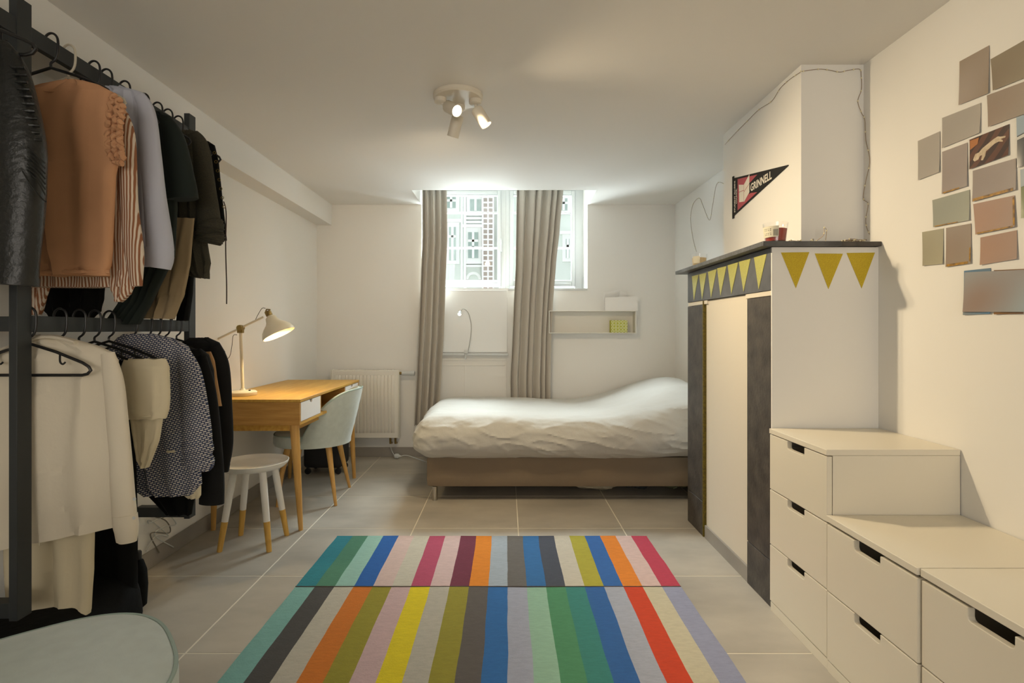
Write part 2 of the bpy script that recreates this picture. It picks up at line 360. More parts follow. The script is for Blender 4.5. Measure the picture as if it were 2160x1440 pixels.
# ------------------------------------------------------------------ curtains
def curtain(name, rows, Y, nf, amp, label, seed):
    zs = []; m = M(); n = nf*14; R = 60
    def ip(z):
        for a, b in zip(rows, rows[1:]):
            if a[0] <= z <= b[0]:
                t = (z-a[0])/(b[0]-a[0]); t = t*t*(3-2*t)*.3+t*.7; return a[1]+(b[1]-a[1])*t, a[2]+(b[2]-a[2])*t
        return rows[-1][1:]
    zz0, zz1 = rows[0][0], rows[-1][0]
    # phase of each fold varies so the pleats are uneven
    ph = [0]
    rnd = random.Random(seed); ws = [rnd.uniform(.55, 1.5) for _ in range(nf)]; tot = sum(ws)
    for side in (0, 1):
        vs = []
        for r in range(R+1):
            py = zz0+(zz1-zz0)*r/R; xl, xr = ip(py)
            for i in range(n+1):
                u = i/n; acc = 0; f = 0
                for k in range(nf):
                    if u*tot <= acc+ws[k] or k == nf-1: f = k+(u*tot-acc)/ws[k]; break
                    acc += ws[k]
                d = r/R
                a_ = amp*(.55+.6*ws[min(int(f), nf-1)]/1.5)*(1-.25*math.sin(d*PI))
                yy = -math.cos(2*PI*f)*a_+noise.noise((u*3, d*1.2, seed))*amp*.7
                uu = u+.35/nf*math.sin(2*PI*f+1.2)*.5+noise.noise((u*3, d*1.5, seed+9))*.02
                p = at(xl+(xr-xl)*uu, py, Y); vs.append((p.x, Y+yy+side*.004, p.z))
        fs = [(r*(n+1)+i, r*(n+1)+i+1, (r+1)*(n+1)+i+1, (r+1)*(n+1)+i) for r in range(R) for i in range(n)]
        m.add(vs, fs)
    # edge strips joining front and back
    S = (R+1)*(n+1)
    for r in range(R):
        for i in (0, n): a = r*(n+1)+i; b = a+n+1; m.f.append([a, b, b+S, a+S]); m.mi.append(0)
    for i in range(n):
        for r in (0, R): a = r*(n+1)+i; m.f.append([a, a+1, a+1+S, a+S]); m.mi.append(0)
    o = obj(name, m, curtm, smooth=True, label=label, cat='curtain', group='curtains at the window')
    return o
curtain('curtain', [(350,888,944),(401,889,941),(500,889,942),(600,885,938),(700,881,935),(800,877,929),(897,873,924)], 4.79, 4, .030, 'grey beige curtain left of the window, beside the radiator', 3)
curtain('curtain', [(350,1088,1190),(401,1087,1185),(480,1086,1178),(560,1085,1170),(640,1081,1164),(720,1078,1160),(800,1074,1158),(838,1075,1158),(890,1070,1165)], 4.79, 6, .032, 'grey beige curtain in front of the window, ending behind the bed', 8)
rod = thing('curtain_rail', (0, 4.79, 2.45), 'white curtain rail in the window well, hidden above the ceiling edge', 'curtain rail')
obj('rail', M().tube([(NX0+.001, 4.79, 2.59), (NX1-.001, 4.79, 2.59)], .012), whitepvc, rod)

# ------------------------------------------------------------------ radiator
rd = thing('radiator', (-1.25, 4.80, .186), 'white panel radiator on the back wall behind the desk chair', 'radiator')
rx0, rx1, rz0, rz1 = -1.548, -.955, .186, .785
m = M(); m.box(rx0, rx1, 4.765, 4.78, rz0, rz1); obj('front_panel', m, radm, rd, bevel=.004)
m = M(); nr = 17
for i in range(nr):
    x = rx0+.03+(rx1-rx0-.06)*(i+.5)/nr; h0, h1 = rz0+.045, rz1-.045
    vs = []; fs = []
    for z, s_ in ((h0, 0), (h0+.03, 1), (h1-.03, 1), (h1, 0)):
        for dx, dy in ((-.0145, 0), (-.009, -.010*s_), (.009, -.010*s_), (.0145, 0)): vs.append((x+dx, 4.7649+dy, z))
    fs = [(r*4+c, r*4+c+1, r*4+c+5, r*4+c+4) for r in range(3) for c in range(3)]
    m.add(vs, fs)
obj('fluted_ribs', m, radm, rd)
obj('end_cap', M().box(rx0-.006, rx0-.0005, 4.762, 4.84, rz0-.004, rz1+.004), radm, rd, bevel=.002)
obj('end_cap', M().box(rx1+.0005, rx1+.006, 4.762, 4.84, rz0-.004, rz1+.004), radm, rd, bevel=.002)
obj('rear_panel', M().box(rx0, rx1, 4.822, 4.838, rz0, rz1), radm, rd)
for xb in (rx0+.08, rx1-.11): obj('wall_bracket', M().box(xb, xb+.03, 4.838, YB, rz0+.05, rz1-.05), radm, rd)
m = M(); [m.box(rx0+.01+i*.0195, rx0+.022+i*.0195, 4.782, 4.82, rz1-.004, rz1+.002) for i in range(30)]
obj('top_grille', m, radm, rd)
vx = M().lathe([(.012, 0), (.012, .02)], (rx1+.006, 4.80, rz1-.03), 16, (1,0,0)); obj('valve', vx, brass, rd)
obj('thermostat_knob', M().lathe([(.017, 0), (.019, .01), (.019, .07), (.022, .075), (.022, .11), (.018, .115)], (rx1+.026, 4.80, rz1-.03), 20, (1,0,0)), whitepvc, rd)
obj('pipe', M().tube([(rx1-.03, 4.79, rz0), (rx1-.03, 4.79, rz0-.05), (rx1-.03, YB-.012, rz0-.06)], .009).tube([(rx1-.075, 4.79, rz0), (rx1-.075, 4.79, rz0-.05), (rx1-.075, YB-.012, rz0-.06)], .009), brass, rd)

# ------------------------------------------------------------------ bed
bx0, bx1, by0, by1 = -.535, 1.495, 3.58, 4.70
def rbox(x0, x1, y0, y1, z0, z1, r, nx, ny, nz, fn=None):
    bm = bmesh.new(); m = M(); idx = {}
    def P(i, j, k):
        if (i, j, k) in idx: return idx[(i, j, k)]
        p = Vector((x0+(x1-x0)*i/nx, y0+(y1-y0)*j/ny, z0+(z1-z0)*k/nz))
        q = Vector((min(max(p.x, x0+r), x1-r), min(max(p.y, y0+r), y1-r), min(max(p.z, z0+r), z1-r)))
        d = p-q
        if d.length > 1e-7:
            # rounding
            mxd = max(abs(d.x), abs(d.y), abs(d.z)); p = q+d.normalized()*mxd
        if fn: p = fn(p)
        m.v.append(Vector(p)); idx[(i, j, k)] = len(m.v)-1; return idx[(i, j, k)]
    def face(a, b, c, d): m.f.append([P(*a), P(*b), P(*c), P(*d)]); m.mi.append(0)
    for i in range(nx):
        for j in range(ny):
            for k in (0, nz): face((i,j,k), (i+1,j,k), (i+1,j+1,k), (i,j+1,k))
    for i in range(nx):
        for k in range(nz):
            for j in (0, ny): face((i,j,k), (i+1,j,k), (i+1,j,k+1), (i,j,k+1))
    for j in range(ny):
        for k in range(nz):
            for i in (0, nx): face((i,j,k), (i,j+1,k), (i,j+1,k+1), (i,j,k+1))
    return m
bed = thing('bed', (.48, 4.14, 0), 'box spring bed with brown fabric base and metal legs along the back wall', 'bed')
def fb(p):
    s_ = noise.noise((p.x*2.2, 0, p.z*3))*.006
    if p.y < by0+.03: p.y += s_
    return p
obj('base', rbox(bx0, bx1, by0, by1, .092, .30, .03, 60, 20, 6, fb), bedm, bed)
obj('mattress', rbox(bx0+.02, bx1, by0+.02, by1, .302, .46, .05, 20, 14, 4), duvetm, bed)
for x in (bx0+.055, bx1-.08):
    for y in (by0+.04, by1-.08):
        obj('leg', M().lathe([(.018, 0), (.018, .093)], (x, y, 0), 20), chrome, bed)
def fd(p):
    zt = max(0, min(1, (p.z-.29)/.26))
    # pillow hump at the head end and a long soft rise towards it
    hump = .165*math.exp(-((p.x-1.32)/.34)**2)*(.80+.35*math.exp(-((p.y-4.35)/.5)**2))+.03*math.exp(-((p.x-.95)/.3)**2)
    dip = -.012*math.exp(-((p.x-.55)/.3)**2)+.012*math.exp(-((p.x+.2)/.4)**2)
    fz_ = zt**1.4
    if p.y < 4.1: p.z += (hump*(.55+.45*max(0, min(1, (p.y-3.5)/.5)))+dip)*fz_
    else: p.z += (hump+dip)*fz_
    # belly outwards low on the front and the foot
    low = math.sin(PI*max(0, min(1, (p.z-.27)/.3)))
    if p.y < 3.9: p.y -= .035*low*(1-max(0, (p.y-3.5))/.4)
    if p.x < -.2: p.x -= .03*low
    # sagging hem
    if zt < .25: p.z += .012*noise.noise((p.x*3, p.y*3, 4))
    n1 = noise.fractal((p.x*3.0, p.y*3.5, p.z*5), 1, 2, 5)*.017
    n2 = (1-abs(noise.noise((p.x*4.5+p.z*3, p.y*4, p.z*16+p.x*2.5))))**6*.014
    n3 = 0
    if p.x < -.42:   # gathered corner creases at the foot
        n3 = math.sin((p.y*1.0+p.z*1.2)*55+4*noise.noise((p.y*3, p.z*4, 1)))*.007*min(1, (-.42-p.x)/.15)*(1-zt*.6)
    p.z += n1*.6*fz_; 
    if p.y < 3.75: p.y -= n1+n2*.9
    if p.x < -.42: p.x -= n1+n3
    return p
obj('duvet', rbox(-.60, 1.512, 3.515, 4.735, .285, .555, .115, 190, 90, 26, fd), duvetm, bed, label='rumpled white duvet cover bulging over a pillow at the right')
# cloth things pushed under the bed
def crumple(name, c, s, mt, label, seed, cat='clothing', n=14, group=None, z0=None):
    m = M(); vs = []
    for i in range(n+1):
        for k in range(2*n):
            a = PI*i/n; b = 2*PI*k/(2*n); d = Vector((math.sin(a)*math.cos(b), math.sin(a)*math.sin(b), math.cos(a)))
            r = 1+.35*noise.noise(d*2.2+Vector((seed, 0, 0)))+.12*noise.noise(d*7+Vector((0, seed, 0)))
            q = Vector((d.x*s[0]*r, d.y*s[1]*r, d.z*s[2]*r))+Vector(c); q.z = max(q.z, .002 if z0 is None else z0); vs.append(q)
    fs = [(i*2*n+k, i*2*n+(k+1)%(2*n), (i+1)*2*n+(k+1)%(2*n), (i+1)*2*n+k) for i in range(n) for k in range(2*n)]
    m.add(vs, fs); return obj(name, m, mt, smooth=True, label=label, cat=cat, group=group)
clothw = mat('crumpled_pale_cloth', (196, 186, 160), .9, bump=.3, bscale=30); clothb = mat('dark_cloth', (52, 58, 60), .9, bump=.3, bscale=30)
crumple('cloth_bundle', (.64, 3.86, .046), (.15, .10, .034), clothw, 'crumpled cream cloth pushed under the middle of the bed', 2, 'cloth')
crumple('cloth_bundle', (.93, 3.90, .046), (.13, .12, .036), clothb, 'dark bundled cloth under the bed near the fireplace', 5, 'cloth')
crumple('cloth_bundle', (1.2, 3.90, .046), (.12, .11, .036), mat('green_cloth', (120, 122, 92), .9, bump=.3), 'olive bundled cloth under the bed right beside the black pillar', 8, 'cloth')
crumple('cloth_bundle', (-.10, 3.95, .062), (.09, .09, .026), clothw, 'small grey cream cloth under the foot end of the bed', 11, 'cloth')

# ------------------------------------------------------------------ rug
c1 = ['2a7f8c','4d8268','92bcb0','1f5ca6','ccb4ae','c2bdae','b04a66','d0b6b4','702e42','dc8420','a2adb8','686460','2f6aa2','464a56','c4bcac','a8a034','2f62a4','dc8024','d0b4ae','b83c52']
c2 = ['7eb0a8','4c4a48','bdb7a8','cc7422','948c2c','c4a8a8','dcc81a','b4afa2','948c2e','5e5854','2c68a6','a0a4b4','92b8a0','4c8a62','388078','2c5f9e','a4a8b6','c8401e','c4bca2','9498b2']
rugm = []
def rugmat(h):
    rgb = tuple(int(h[i:i+2], 16) for i in (0, 2, 4)); rgb = tuple(min(255, int(c*1.0+2)) for c in rgb)
    return mat('wool_'+h, rgb, .95, var=.08, scale=70, bump=.5, bscale=260, stretch=(.5, 1.6, 1))
m = M(); mats = []
RX0, RX1, RS = -.932, .772, 2.383
for r, (cs, y0, y1) in enumerate(((c1, RS+.004, 2.973), (c2, .55, RS-.001))):
    for i, h in enumerate(cs):
        x0 = RX0+(RX1-RX0)*i/20; x1 = RX0+(RX1-RX0)*(i+1)/20; mats.append(rugmat(h)); ny = 24 if r == 0 else 60
        vs = []
        for j in range(ny+1):
            y = y0+(y1-y0)*j/ny
            for x, e in ((x0, i == 0), (x1, i == 19)):
                ex = noise.noise((x*3, y*6, 2))*.0035+noise.noise((x, y*30, 5))*.0012
                zz = .006+.0015*noise.noise((x*4, y*4, 1))
                yy = y+(noise.noise((x*6, y, 8))*.004 if j in (0, ny) else 0)
                vs += [(x+ex, yy, zz), (x+ex, yy, .0005)]
        fs = []
        for j in range(ny):
            a = j*4; fs += [(a, a+2, a+6, a+4), (a+1, a+5, a+7, a+3)]
            if i == 0: fs.append((a, a+4, a+5, a+1))
            if i == 19: fs.append((a+2, a+3, a+7, a+6))
        fs += [(0, 1, 3, 2), (ny*4, ny*4+2, ny*4+3, ny*4+1)]
        m.add(vs, fs, len(mats)-1)
rug = obj('rug', m, mats, smooth=False, label='flat woven wool rug with two rows of multicoloured stripes on the tiled floor', cat='rug')
sm = M(); sm.tube([(RX0+(RX1-RX0)*i/80, RS+.0015+.0015*noise.noise((i*.7, 0, 0)), .0066) for i in range(81)], .0022, 6)
obj('seam', sm, mat('rug_seam', (88, 80, 74), .9), rug)

# ------------------------------------------------------------------ desk
dk = thing('desk', (-1.42, 3.6, 0), 'oak writing desk with two white drawers and an open cubby on tapered legs', 'desk')
DX0, DX1, DY0, DY1, DZ = -1.70, -1.145, 3.0, 4.2, .753
obj('top', M().box(DX0, DX1, DY0, DY1, DZ-.016, DZ), oak, dk, bevel=.002)
obj('side_panel', M().box(DX0, DX1-.004, DY0, DY0+.016, .609, DZ-.0165), oakx, dk, bevel=.001)
obj('side_panel', M().box(DX0, DX1-.004, DY1-.016, DY1, .609, DZ-.0165), oakx, dk, bevel=.001)
obj('bottom_panel', M().box(DX0, DX1-.004, DY0+.0165, DY1-.0165, .609, .625), oak, dk, bevel=.001)
obj('back_panel', M().box(DX0, DX0+.012, DY0+.0165, DY1-.0165, .6255, DZ-.0165), oak, dk)
for y in (3.345, 3.845): obj('divider', M().box(DX0+.012, DX1-.006, y-.007, y+.007, .6255, DZ-.0165), oakx, dk)
def desk_drawer(y0, y1):
    ym = (y0+y1)/2; z0, z1 = .628, DZ-.019
    pts = [(DX1-.018, y0, z0), (DX1-.018, y1, z0), (DX1-.018, y1, z1), (DX1-.018, ym+.022, z1)]
    pts += [(DX1-.018, ym+.022*math.cos(PI*k/8), z1-.020*math.sin(PI*k/8)) for k in range(1, 8)]
    pts += [(DX1-.018, ym-.022, z1), (DX1-.018, y0, z1)]
    d = obj('drawer', M().prism(pts, (.014, 0, 0)), whitedraw, dk, smooth=False, bevel=.0008, label='white lacquered drawer with a half-round grip')
    obj('drawer_box', M().box(DX0+.05, DX1-.02, y0+.008, y1-.008, z0, z1-.035), oakx, d, smooth=False)
desk_drawer(DY0+.02, 3.336); desk_drawer(3.854, DY1-.02)
m = M(); m.box(DX0+.03, DX1-.05, DY0+.05, DY0+.068, .569, .6085); m.box(DX0+.03, DX1-.05, DY1-.068, DY1-.05, .569, .6085)
m.box(DX0+.03, DX0+.048, DY0+.068, DY1-.068, .569, .6085); m.box(DX1-.068, DX1-.05, DY0+.068, DY1-.068, .569, .6085)
obj('apron', m, oak, dk, bevel=.001)
for (xt, xb) in ((DX1-.055, DX1-.026), (DX0+.055, DX0+.03)):
    for (yt, yb) in ((DY0+.055, DY0+.075), (DY1-.055, DY1-.045)):
        obj('leg', M().tube([(xb, yb, 0), ((xb+xt)/2, (yb+yt)/2, .3), (xt, yt, .6085)], [.0125, .020, .0265], 20), oakz, dk)
# bits in the cubby
cub = thing('charger', (-1.22, 3.42, .6255), 'small white charger plug lying in the open cubby of the desk', 'charger')
obj('plug', M().box(-1.26, -1.20, 3.40, 3.43, .6255, .648), whitepvc, cub, bevel=.004)
obj('cable', M().tube(spline([(-1.20, 3.415, .637), (-1.17, 3.44, .632), (-1.19, 3.50, .630), (-1.25, 3.52, .630), (-1.27, 3.46, .630)], 8), .0025, 8), whitepvc, cub)

# ------------------------------------------------------------------ desk lamp
LY = 3.2
lp = thing('desk_lamp', (-1.565, LY, DZ), 'cream enamel desk lamp with brass joints lighting the desk top', 'lamp')
lb = Vector((-1.563, LY, DZ))
obj('base', M().lathe([(.075, 0.0), (.078, .004), (.078, .02), (.07, .026), (.018, .030), (.012, .04)], lb, 40), lampw, lp)
obj('stem', M().tube([lb+Vector((0,0,.03)), (-1.576, LY, 1.14)], .009, 16), lampw, lp)
obj('switch', M().lathe([(.006, 0), (.006, .006)], lb+Vector((.045, -.01, .027)), 12), blackm, lp)
jt = Vector((-1.576, LY, 1.152)); pv = at(566, 660, LY); tail = at(440, 724, LY)
obj('joint', M().lathe([(.016, -.022), (.018, -.01), (.018, .01), (.016, .022)], jt, 20, (0,1,0)).box(jt.x-.016, jt.x+.016, LY-.012, LY+.012, jt.z-.03, jt.z+.012), brass, lp, bevel=.002)
obj('arm', M().tube([tail, jt, at(556, 668, LY)], .0062, 12), lampw, lp)
hd = (Vector((-1.352, 3.2, 1.122))-Vector(pv)).normalized()
obj('head_joint', M().lathe([(.016, -.012), (.019, -.006), (.019, .016), (.013, .02)], Vector(pv)+hd*.0, 20, hd).tube([Vector(pv)+Vector((-.02,0,.0)), Vector(pv)+Vector((-.01,0,.022)), Vector(pv)+Vector((.012,0,.02))], .004, 8), brass, lp)
prof = [(.016, .018), (.030, .030), (.036, .052), (.044, .066), (.066, .085), (.084, .105), (.094, .128), (.096, .142),
        (.093, .142), (.091, .128), (.081, .106), (.063, .088), (.041, .068), (.033, .052), (.026, .034), (.0, .022)]
obj('lamp_shade', M().lathe(prof, pv, 48, hd, cap=False), lampw, lp)
bulb = mat('lit_desk_bulb', (255, 230, 180), .4, emit=((1, .76, .42), 6))
obj('bulb', M().lathe([(.0, .03), (.014, .034), (.016, .05), (.022, .068), (.024, .08), (.018, .096), (.0, .102)], pv, 20, hd, cap=False), bulb, lp)
obj('cord', M().tube(spline([at(560, 650, LY), at(553, 650, LY), at(545, 662, LY), at(538, 676, LY)], 8), .0018, 6).tube(spline([at(500, 706, LY), at(492, 708, LY), at(489, 730, LY), at(484, 752, LY), at(470, 765, LY+.1)], 8), .0018, 6), mat('grey_cord', (90, 84, 76), .6), lp)

# ------------------------------------------------------------------ chairs (front = -X)
def make_chair(label, ang=97):
    r = thing('upholstered_chair', (0, 0, 0), label, 'chair', 'mint velvet chairs')
    # seat cushion
    def outline(a, k=1.0):      # superellipse seat
        c, s = math.cos(a), math.sin(a); e = 2/2.7
        return Vector((.225*k*math.copysign(abs(c)**e, c), .235*k*math.copysign(abs(s)**e, s), 0))
    n = 72; m = M(); prof = [(.90, .372), (.97, .380), (1.0, .395), (1.0, .432), (.985, .447), (.95, .456), (.8, .462), (.5, .466), (.2, .468), (.01, .468)]
    vs = [outline(2*PI*k/n, q)+Vector((-.02, 0, z)) for q, z in prof for k in range(n)]
    fs = [(i*n+k, i*n+(k+1)%n, (i+1)*n+(k+1)%n, (i+1)*n+k) for i in range(len(prof)-1) for k in range(n)]+[tuple(range(n-1, -1, -1)), tuple(range((len(prof)-1)*n, len(prof)*n))]
    m.add(vs, fs); seat = obj('seat', m, mint, r)
    obj('piping', M().tube([outline(2*PI*k/n, .978)+Vector((-.02, 0, .4515)) for k in range(n)], .0042, 8, closed=True), mintpipe, seat)
    # shell
    nt_, nz_ = 48, 14; R0 = .243
    def top(th): t = (math.cos(th)-math.cos(math.radians(ang)))/(1-math.cos(math.radians(ang))); return .395+.345*math.sin(max(0, t)*PI/2)
    def pt(th, z, off):
        R = R0+.085*max(0, (z-.40)/.36)**1.1+off; return Vector((R*math.cos(th)*1.0+.0, R*math.sin(th)*(.98), z))
    th0 = math.radians(ang); vs = []; per = 2*(nz_+1)
    edge = []
    for i in range(nt_+1):
        th = -th0+2*th0*i/nt_; tp = top(th); ring = []
        for k in range(nz_+1): z = .375+(tp-.375)*k/nz_; ring.append(pt(th, z, .0+.006*math.sin(PI*k/nz_)))
        for k in range(nz_+1): z = tp-(tp-.375)*k/nz_; ring.append(pt(th, z+.004*(k == 0), -.034-.012*math.sin(PI*k/nz_)))
        vs += ring; edge.append(pt(th, tp+.004, -.004))
    m = M(); fs = []
    for i in range(nt_):
        for k in range(per): fs.append((i*per+k, (i+1)*per+k, (i+1)*per+(k+1)%per, i*per+(k+1)%per))
    fs += [tuple(range(per)), tuple(range(nt_*per+per-1, nt_*per-1, -1))]
    m.add(vs, fs); bk = obj('backrest', m, mint, r, bevel=.008)
    obj('piping', M().tube(edge, .005, 8), mintpipe, bk)
    for sx in (-1, 1):
        for sy in (-1, 1):
            obj('leg', M().tube([(sx*.185+.01, sy*.205, 0), (sx*.16, sy*.165, .2), (sx*.13, sy*.13, .376)], [.0095, .0155, .021], 18), oakz, r)
    return r
ch = make_chair('mint green velvet shell chair pushed under the oak desk')
ch.location = (-1.315, 3.69, 0); ch.rotation_euler = (0, 0, math.radians(4))
c2_ = make_chair('mint green velvet chair seat in the bottom left foreground', 68)
c2_.location = (-.938, 1.022, .007); c2_.rotation_euler = (0, 0, math.radians(-140)); c2_.scale = (1.09, 1.09, .985)

# ------------------------------------------------------------------ stool
st = thing('stool', (-1.35, 2.885, 0), 'round white tray stool with wood-dipped legs in front of the desk', 'stool')
stw = mat('stool_white', (232, 228, 220), .5); stz = mat('stool_pine', (214, 170, 84), .5, rgb2=(196, 150, 66), scale=8, stretch=(6, 6, 1))
obj('seat', M().lathe([(.0, .405), (.135, .405), (.155, .409), (.172, .427), (.176, .440), (.172, .441), (.160, .425), (.150, .419), (.0, .418)], (-1.35, 2.885, 0), 56, cap=False), stw, st)
for sx in (-1, 1):
    for sy in (-1, 1):
        b = Vector((-1.347+sx*.128, 2.885+sy*.112, 0)); t = Vector((-1.347+sx*.075, 2.885+sy*.07, .4045)); q = b.lerp(t, .37)
        lg = obj('leg', M().tube([q, t], [.0165, .019], 20), stw, st)
        obj('dipped_tip', M().tube([b, q], [.0130, .0165], 20), stz, lg, label='bare pine leg tip')

# ------------------------------------------------------------------ suitcase and cables
sk = thing('suitcase', (-1.43, 4.4, 0), 'black cabin suitcase on wheels standing under the desk', 'suitcase')
obj('shell', rbox(-1.60, -1.30, 4.24, 4.48, .05, .42, .03, 20, 14, 20), mat('suitcase_fabric', (28, 28, 30), .7, bump=.2, bscale=200), sk)
obj('zip', M().box(-1.602, -1.298, 4.30, 4.306, .06, .41), blackm, sk)
for x in (-1.57, -1.33):
    for y in (4.27, 4.45): obj('wheel', M().lathe([(.012, -.010), (.024, -.008), (.024, .008), (.012, .010)], (x, y, .024), 18, (0,1,0)).box(x-.008, x+.008, y-.012, y+.012, .03, .055), blackm, sk)
pc = thing('power_cable', (-.95, 4.7, 0), 'white power cable and plug on the floor between radiator and bed', 'cable')
obj('cable', M().tube(spline([(-1.04, 4.855, .085), (-1.02, 4.83, .05), (-.985, 4.78, .022)], 6)+[], .004, 8).tube(spline([(-.945, 4.77, .02), (-.90, 4.78, .03), (-.84, 4.74, .03), (-.74, 4.70, .006), (-.66, 4.62, .004), (-.60, 4.62, .004)], 8), .004, 8), whitepvc, pc)
obj('plug', M().lathe([(.012, 0), (.022, .008), (.022, .03), (.014, .04), (.008, .055)], (-.99, 4.785, .024), 16, (1, -.2, 0)), whitepvc, pc)
cc = thing('cable_coil', (-1.62, 2.78, 0), 'loose white and grey cables hanging by the wall behind the stool', 'cable')
for s_, mt in ((0, whitepvc), (1, mat('grey_wire', (120, 116, 108), .6)), (2, whitepvc)):
    obj('wire', M().tube(spline([Vector((-1.695, 2.62+s_*.03+.09*math.sin(k*1.9+s_), .30-.06*k*.6+.05*math.cos(k*2.3+s_))) for k in range(7)], 8), .003, 7), mt, cc)

# ------------------------------------------------------------------ shelf on the back wall with things
SY0 = 4.76
def SX(px): return (px-VX)*SY0/F
def SZ(py): return EYE+(VY-py)*SY0/F
sh = thing('wall_shelf', (SX(1250), 4.78, SZ(702)), 'long white open box shelf on the back wall right of the curtain', 'shelf')
shm = mat('shelf_white', (228, 224, 214), .5)
sx0, sx1 = SX(1158), SX(1342); sz0, sz1 = SZ(701.5), SZ(655)
obj('top_board', M().box(sx0, sx1, SY0, YB, sz1-.006, sz1), shm, sh, bevel=.001)
obj('bottom_board', M().box(sx0, sx1, SY0, YB, sz0-.006, sz0), shm, sh, bevel=.001)
obj('end_board', M().box(sx0, sx0+.006, SY0, YB, sz0, sz1-.006), shm, sh); obj('end_board', M().box(sx1-.006, sx1, SY0, YB, sz0, sz1-.006), shm, sh)
obj('back_board', M().box(sx0+.006, sx1-.006, YB-.006, YB, sz0, sz1-.006), shm, sh)
nap = thing('napkin_holder', (SX(1308), 4.76, sz1), 'white open card box standing on top of the wall shelf', 'box')
pap = mat('white_card', (238, 236, 232), .6)
def cardq(a, b, c, d, name, vec=(0, .004, 0)): obj(name, M().prism([a, b, c, d], vec), pap, nap, smooth=False)
q = lambda px, py, Y: at(px, py, Y)
zb = sz1
def wq(px, py, Y, base=False): p = at(px, py, Y); p.z = zb if base else p.z; return p
cardq(wq(1276, 656, 4.78, 1), wq(1345, 656, 4.78, 1), wq(1345, 625, 4.78), wq(1276, 627, 4.78), 'front_card')
cardq(wq(1273, 656, 4.785, 1), wq(1297, 656, 4.84, 1), wq(1308, 611, 4.84), wq(1273, 617, 4.785), 'side_card', (.004, 0, 0))
cardq(wq(1298, 656, 4.842, 1), wq(1322, 656, 4.842, 1), wq(1322, 616, 4.842), wq(1298, 612, 4.842), 'back_card')
pb = thing('patterned_box', (SX(1307), 4.77, sz0), 'small yellow green patterned box inside the wall shelf', 'box')
px0, px1 = SX(1290), SX(1325); pz1 = SZ(675)
obj('box_body', M().box(px0, px1, 4.785, 4.855, sz0+.0005, pz1), mat('lime_card', (184, 186, 60), .6), pb, smooth=False, bevel=.002)
m = M(); n = 5
for i in range(n):
    for j in range(4):
        cx = px0+(px1-px0)*(i+.5)/n; cz = sz0+(pz1-sz0)*(j+.5)/4; r = .010
        m.tube([(cx+r*math.cos(a*PI/4), 4.7845, cz+r*math.sin(a*PI/4)) for a in range(8)], .0024, 4, closed=True)
obj('circle_pattern', m, mat('white_print', (236, 236, 214), .6), pb)

# ------------------------------------------------------------------ clip lamp on the ledge
cl = thing('clip_lamp', at(983, 745, 4.80), 'small white gooseneck clip lamp with lit bulb on the ledge under the window', 'lamp')
obj('clamp', M().box(*[at(979,0,4.80).x, at(987,0,4.80).x], 4.80, 4.85, at(0,745,4.8).z, at(0,738,4.8).z).tube([at(983, 745, 4.81), at(981, 757, 4.81)], .008, 12), whitepvc, cl, bevel=.002)
obj('gooseneck', M().tube(spline([at(987, 741, 4.81), at(992, 715, 4.80), at(994, 685, 4.79), at(988, 660, 4.78), at(978, 651, 4.77), at(971, 657, 4.76)], 10), .0035, 10), mat('grey_gooseneck', (180, 178, 172), .4, metal=.3), cl)
hdv = (at(968, 670, 4.74)-at(972, 655, 4.77)).normalized()
obj('lamp_head', M().lathe([(.006, 0), (.014, .01), (.019, .032), (.017, .032), (.012, .012), (.0, .006)], at(971, 656, 4.765), 20, hdv, cap=False), whitepvc, cl)
obj('bulb', M().lathe([(.0, .012), (.012, .020), (.015, .032), (.010, .042), (.0, .046)], at(971, 656, 4.765), 16, hdv, cap=False), mat('clip_bulb', (255, 244, 220), .4, emit=((1, .9, .72), 5)), cl)

# ------------------------------------------------------------------ ceiling spotlight
cs = thing('ceiling_spotlight', (-.23, 2.60, 2.17), 'cream round ceiling fitting with three adjustable spotlights, one lit', 'ceiling light')
cc0 = Vector((-.232, 2.60, 0))
fitm = mat('fitting_cream', (228, 220, 204), .4)
obj('canopy', M().lathe([(.119, ZC), (.119, ZC-.014), (.112, ZC-.022), (.0, ZC-.023)], cc0, 56, cap=False), fitm, cs)
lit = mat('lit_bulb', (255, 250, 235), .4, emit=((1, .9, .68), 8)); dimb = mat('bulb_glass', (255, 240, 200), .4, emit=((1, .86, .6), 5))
def head(cup, a, b, r, glow, bm):
    cup = Vector(cup); a = Vector(a); b = Vector(b); d = (b-a); Ln = d.length; d.normalize()
    h = obj('spot_head', M().lathe([(.0, 0), (r*.85, .0), (r, .006), (r, Ln), (r*.9, Ln), (r*.88, Ln-.012), (.0, Ln-.014)], a, 32, d, cap=False), fitm, cs)
    obj('swivel_cup', M().lathe([(.030, 0), (.030, .018), (.022, .024), (.0, .025)], (cup.x, cup.y, ZC-.022), 28, (0,0,-1), cap=False).tube([(cup.x, cup.y, ZC-.04), a+d*.02], .008, 10), fitm, h)
    obj('bulb', M().lathe([(.0, Ln-.004), (r*.86, Ln-.004), (r*.86, Ln-.010), (.0, Ln-.010)], a, 28, d, cap=False), bm, h)
head((-.315, 2.585, 0), (-.285, 2.60, 2.218), (-.232, 2.545, 2.172), .029, 1, lit)
head((-.150, 2.60, 0), (-.145, 2.60, 2.205), (-.095, 2.60, 2.125), .029, 1, dimb)
head((-.235, 2.67, 0), (-.238, 2.665, 2.20), (-.268, 2.70, 2.105), .029, 0, dimb)

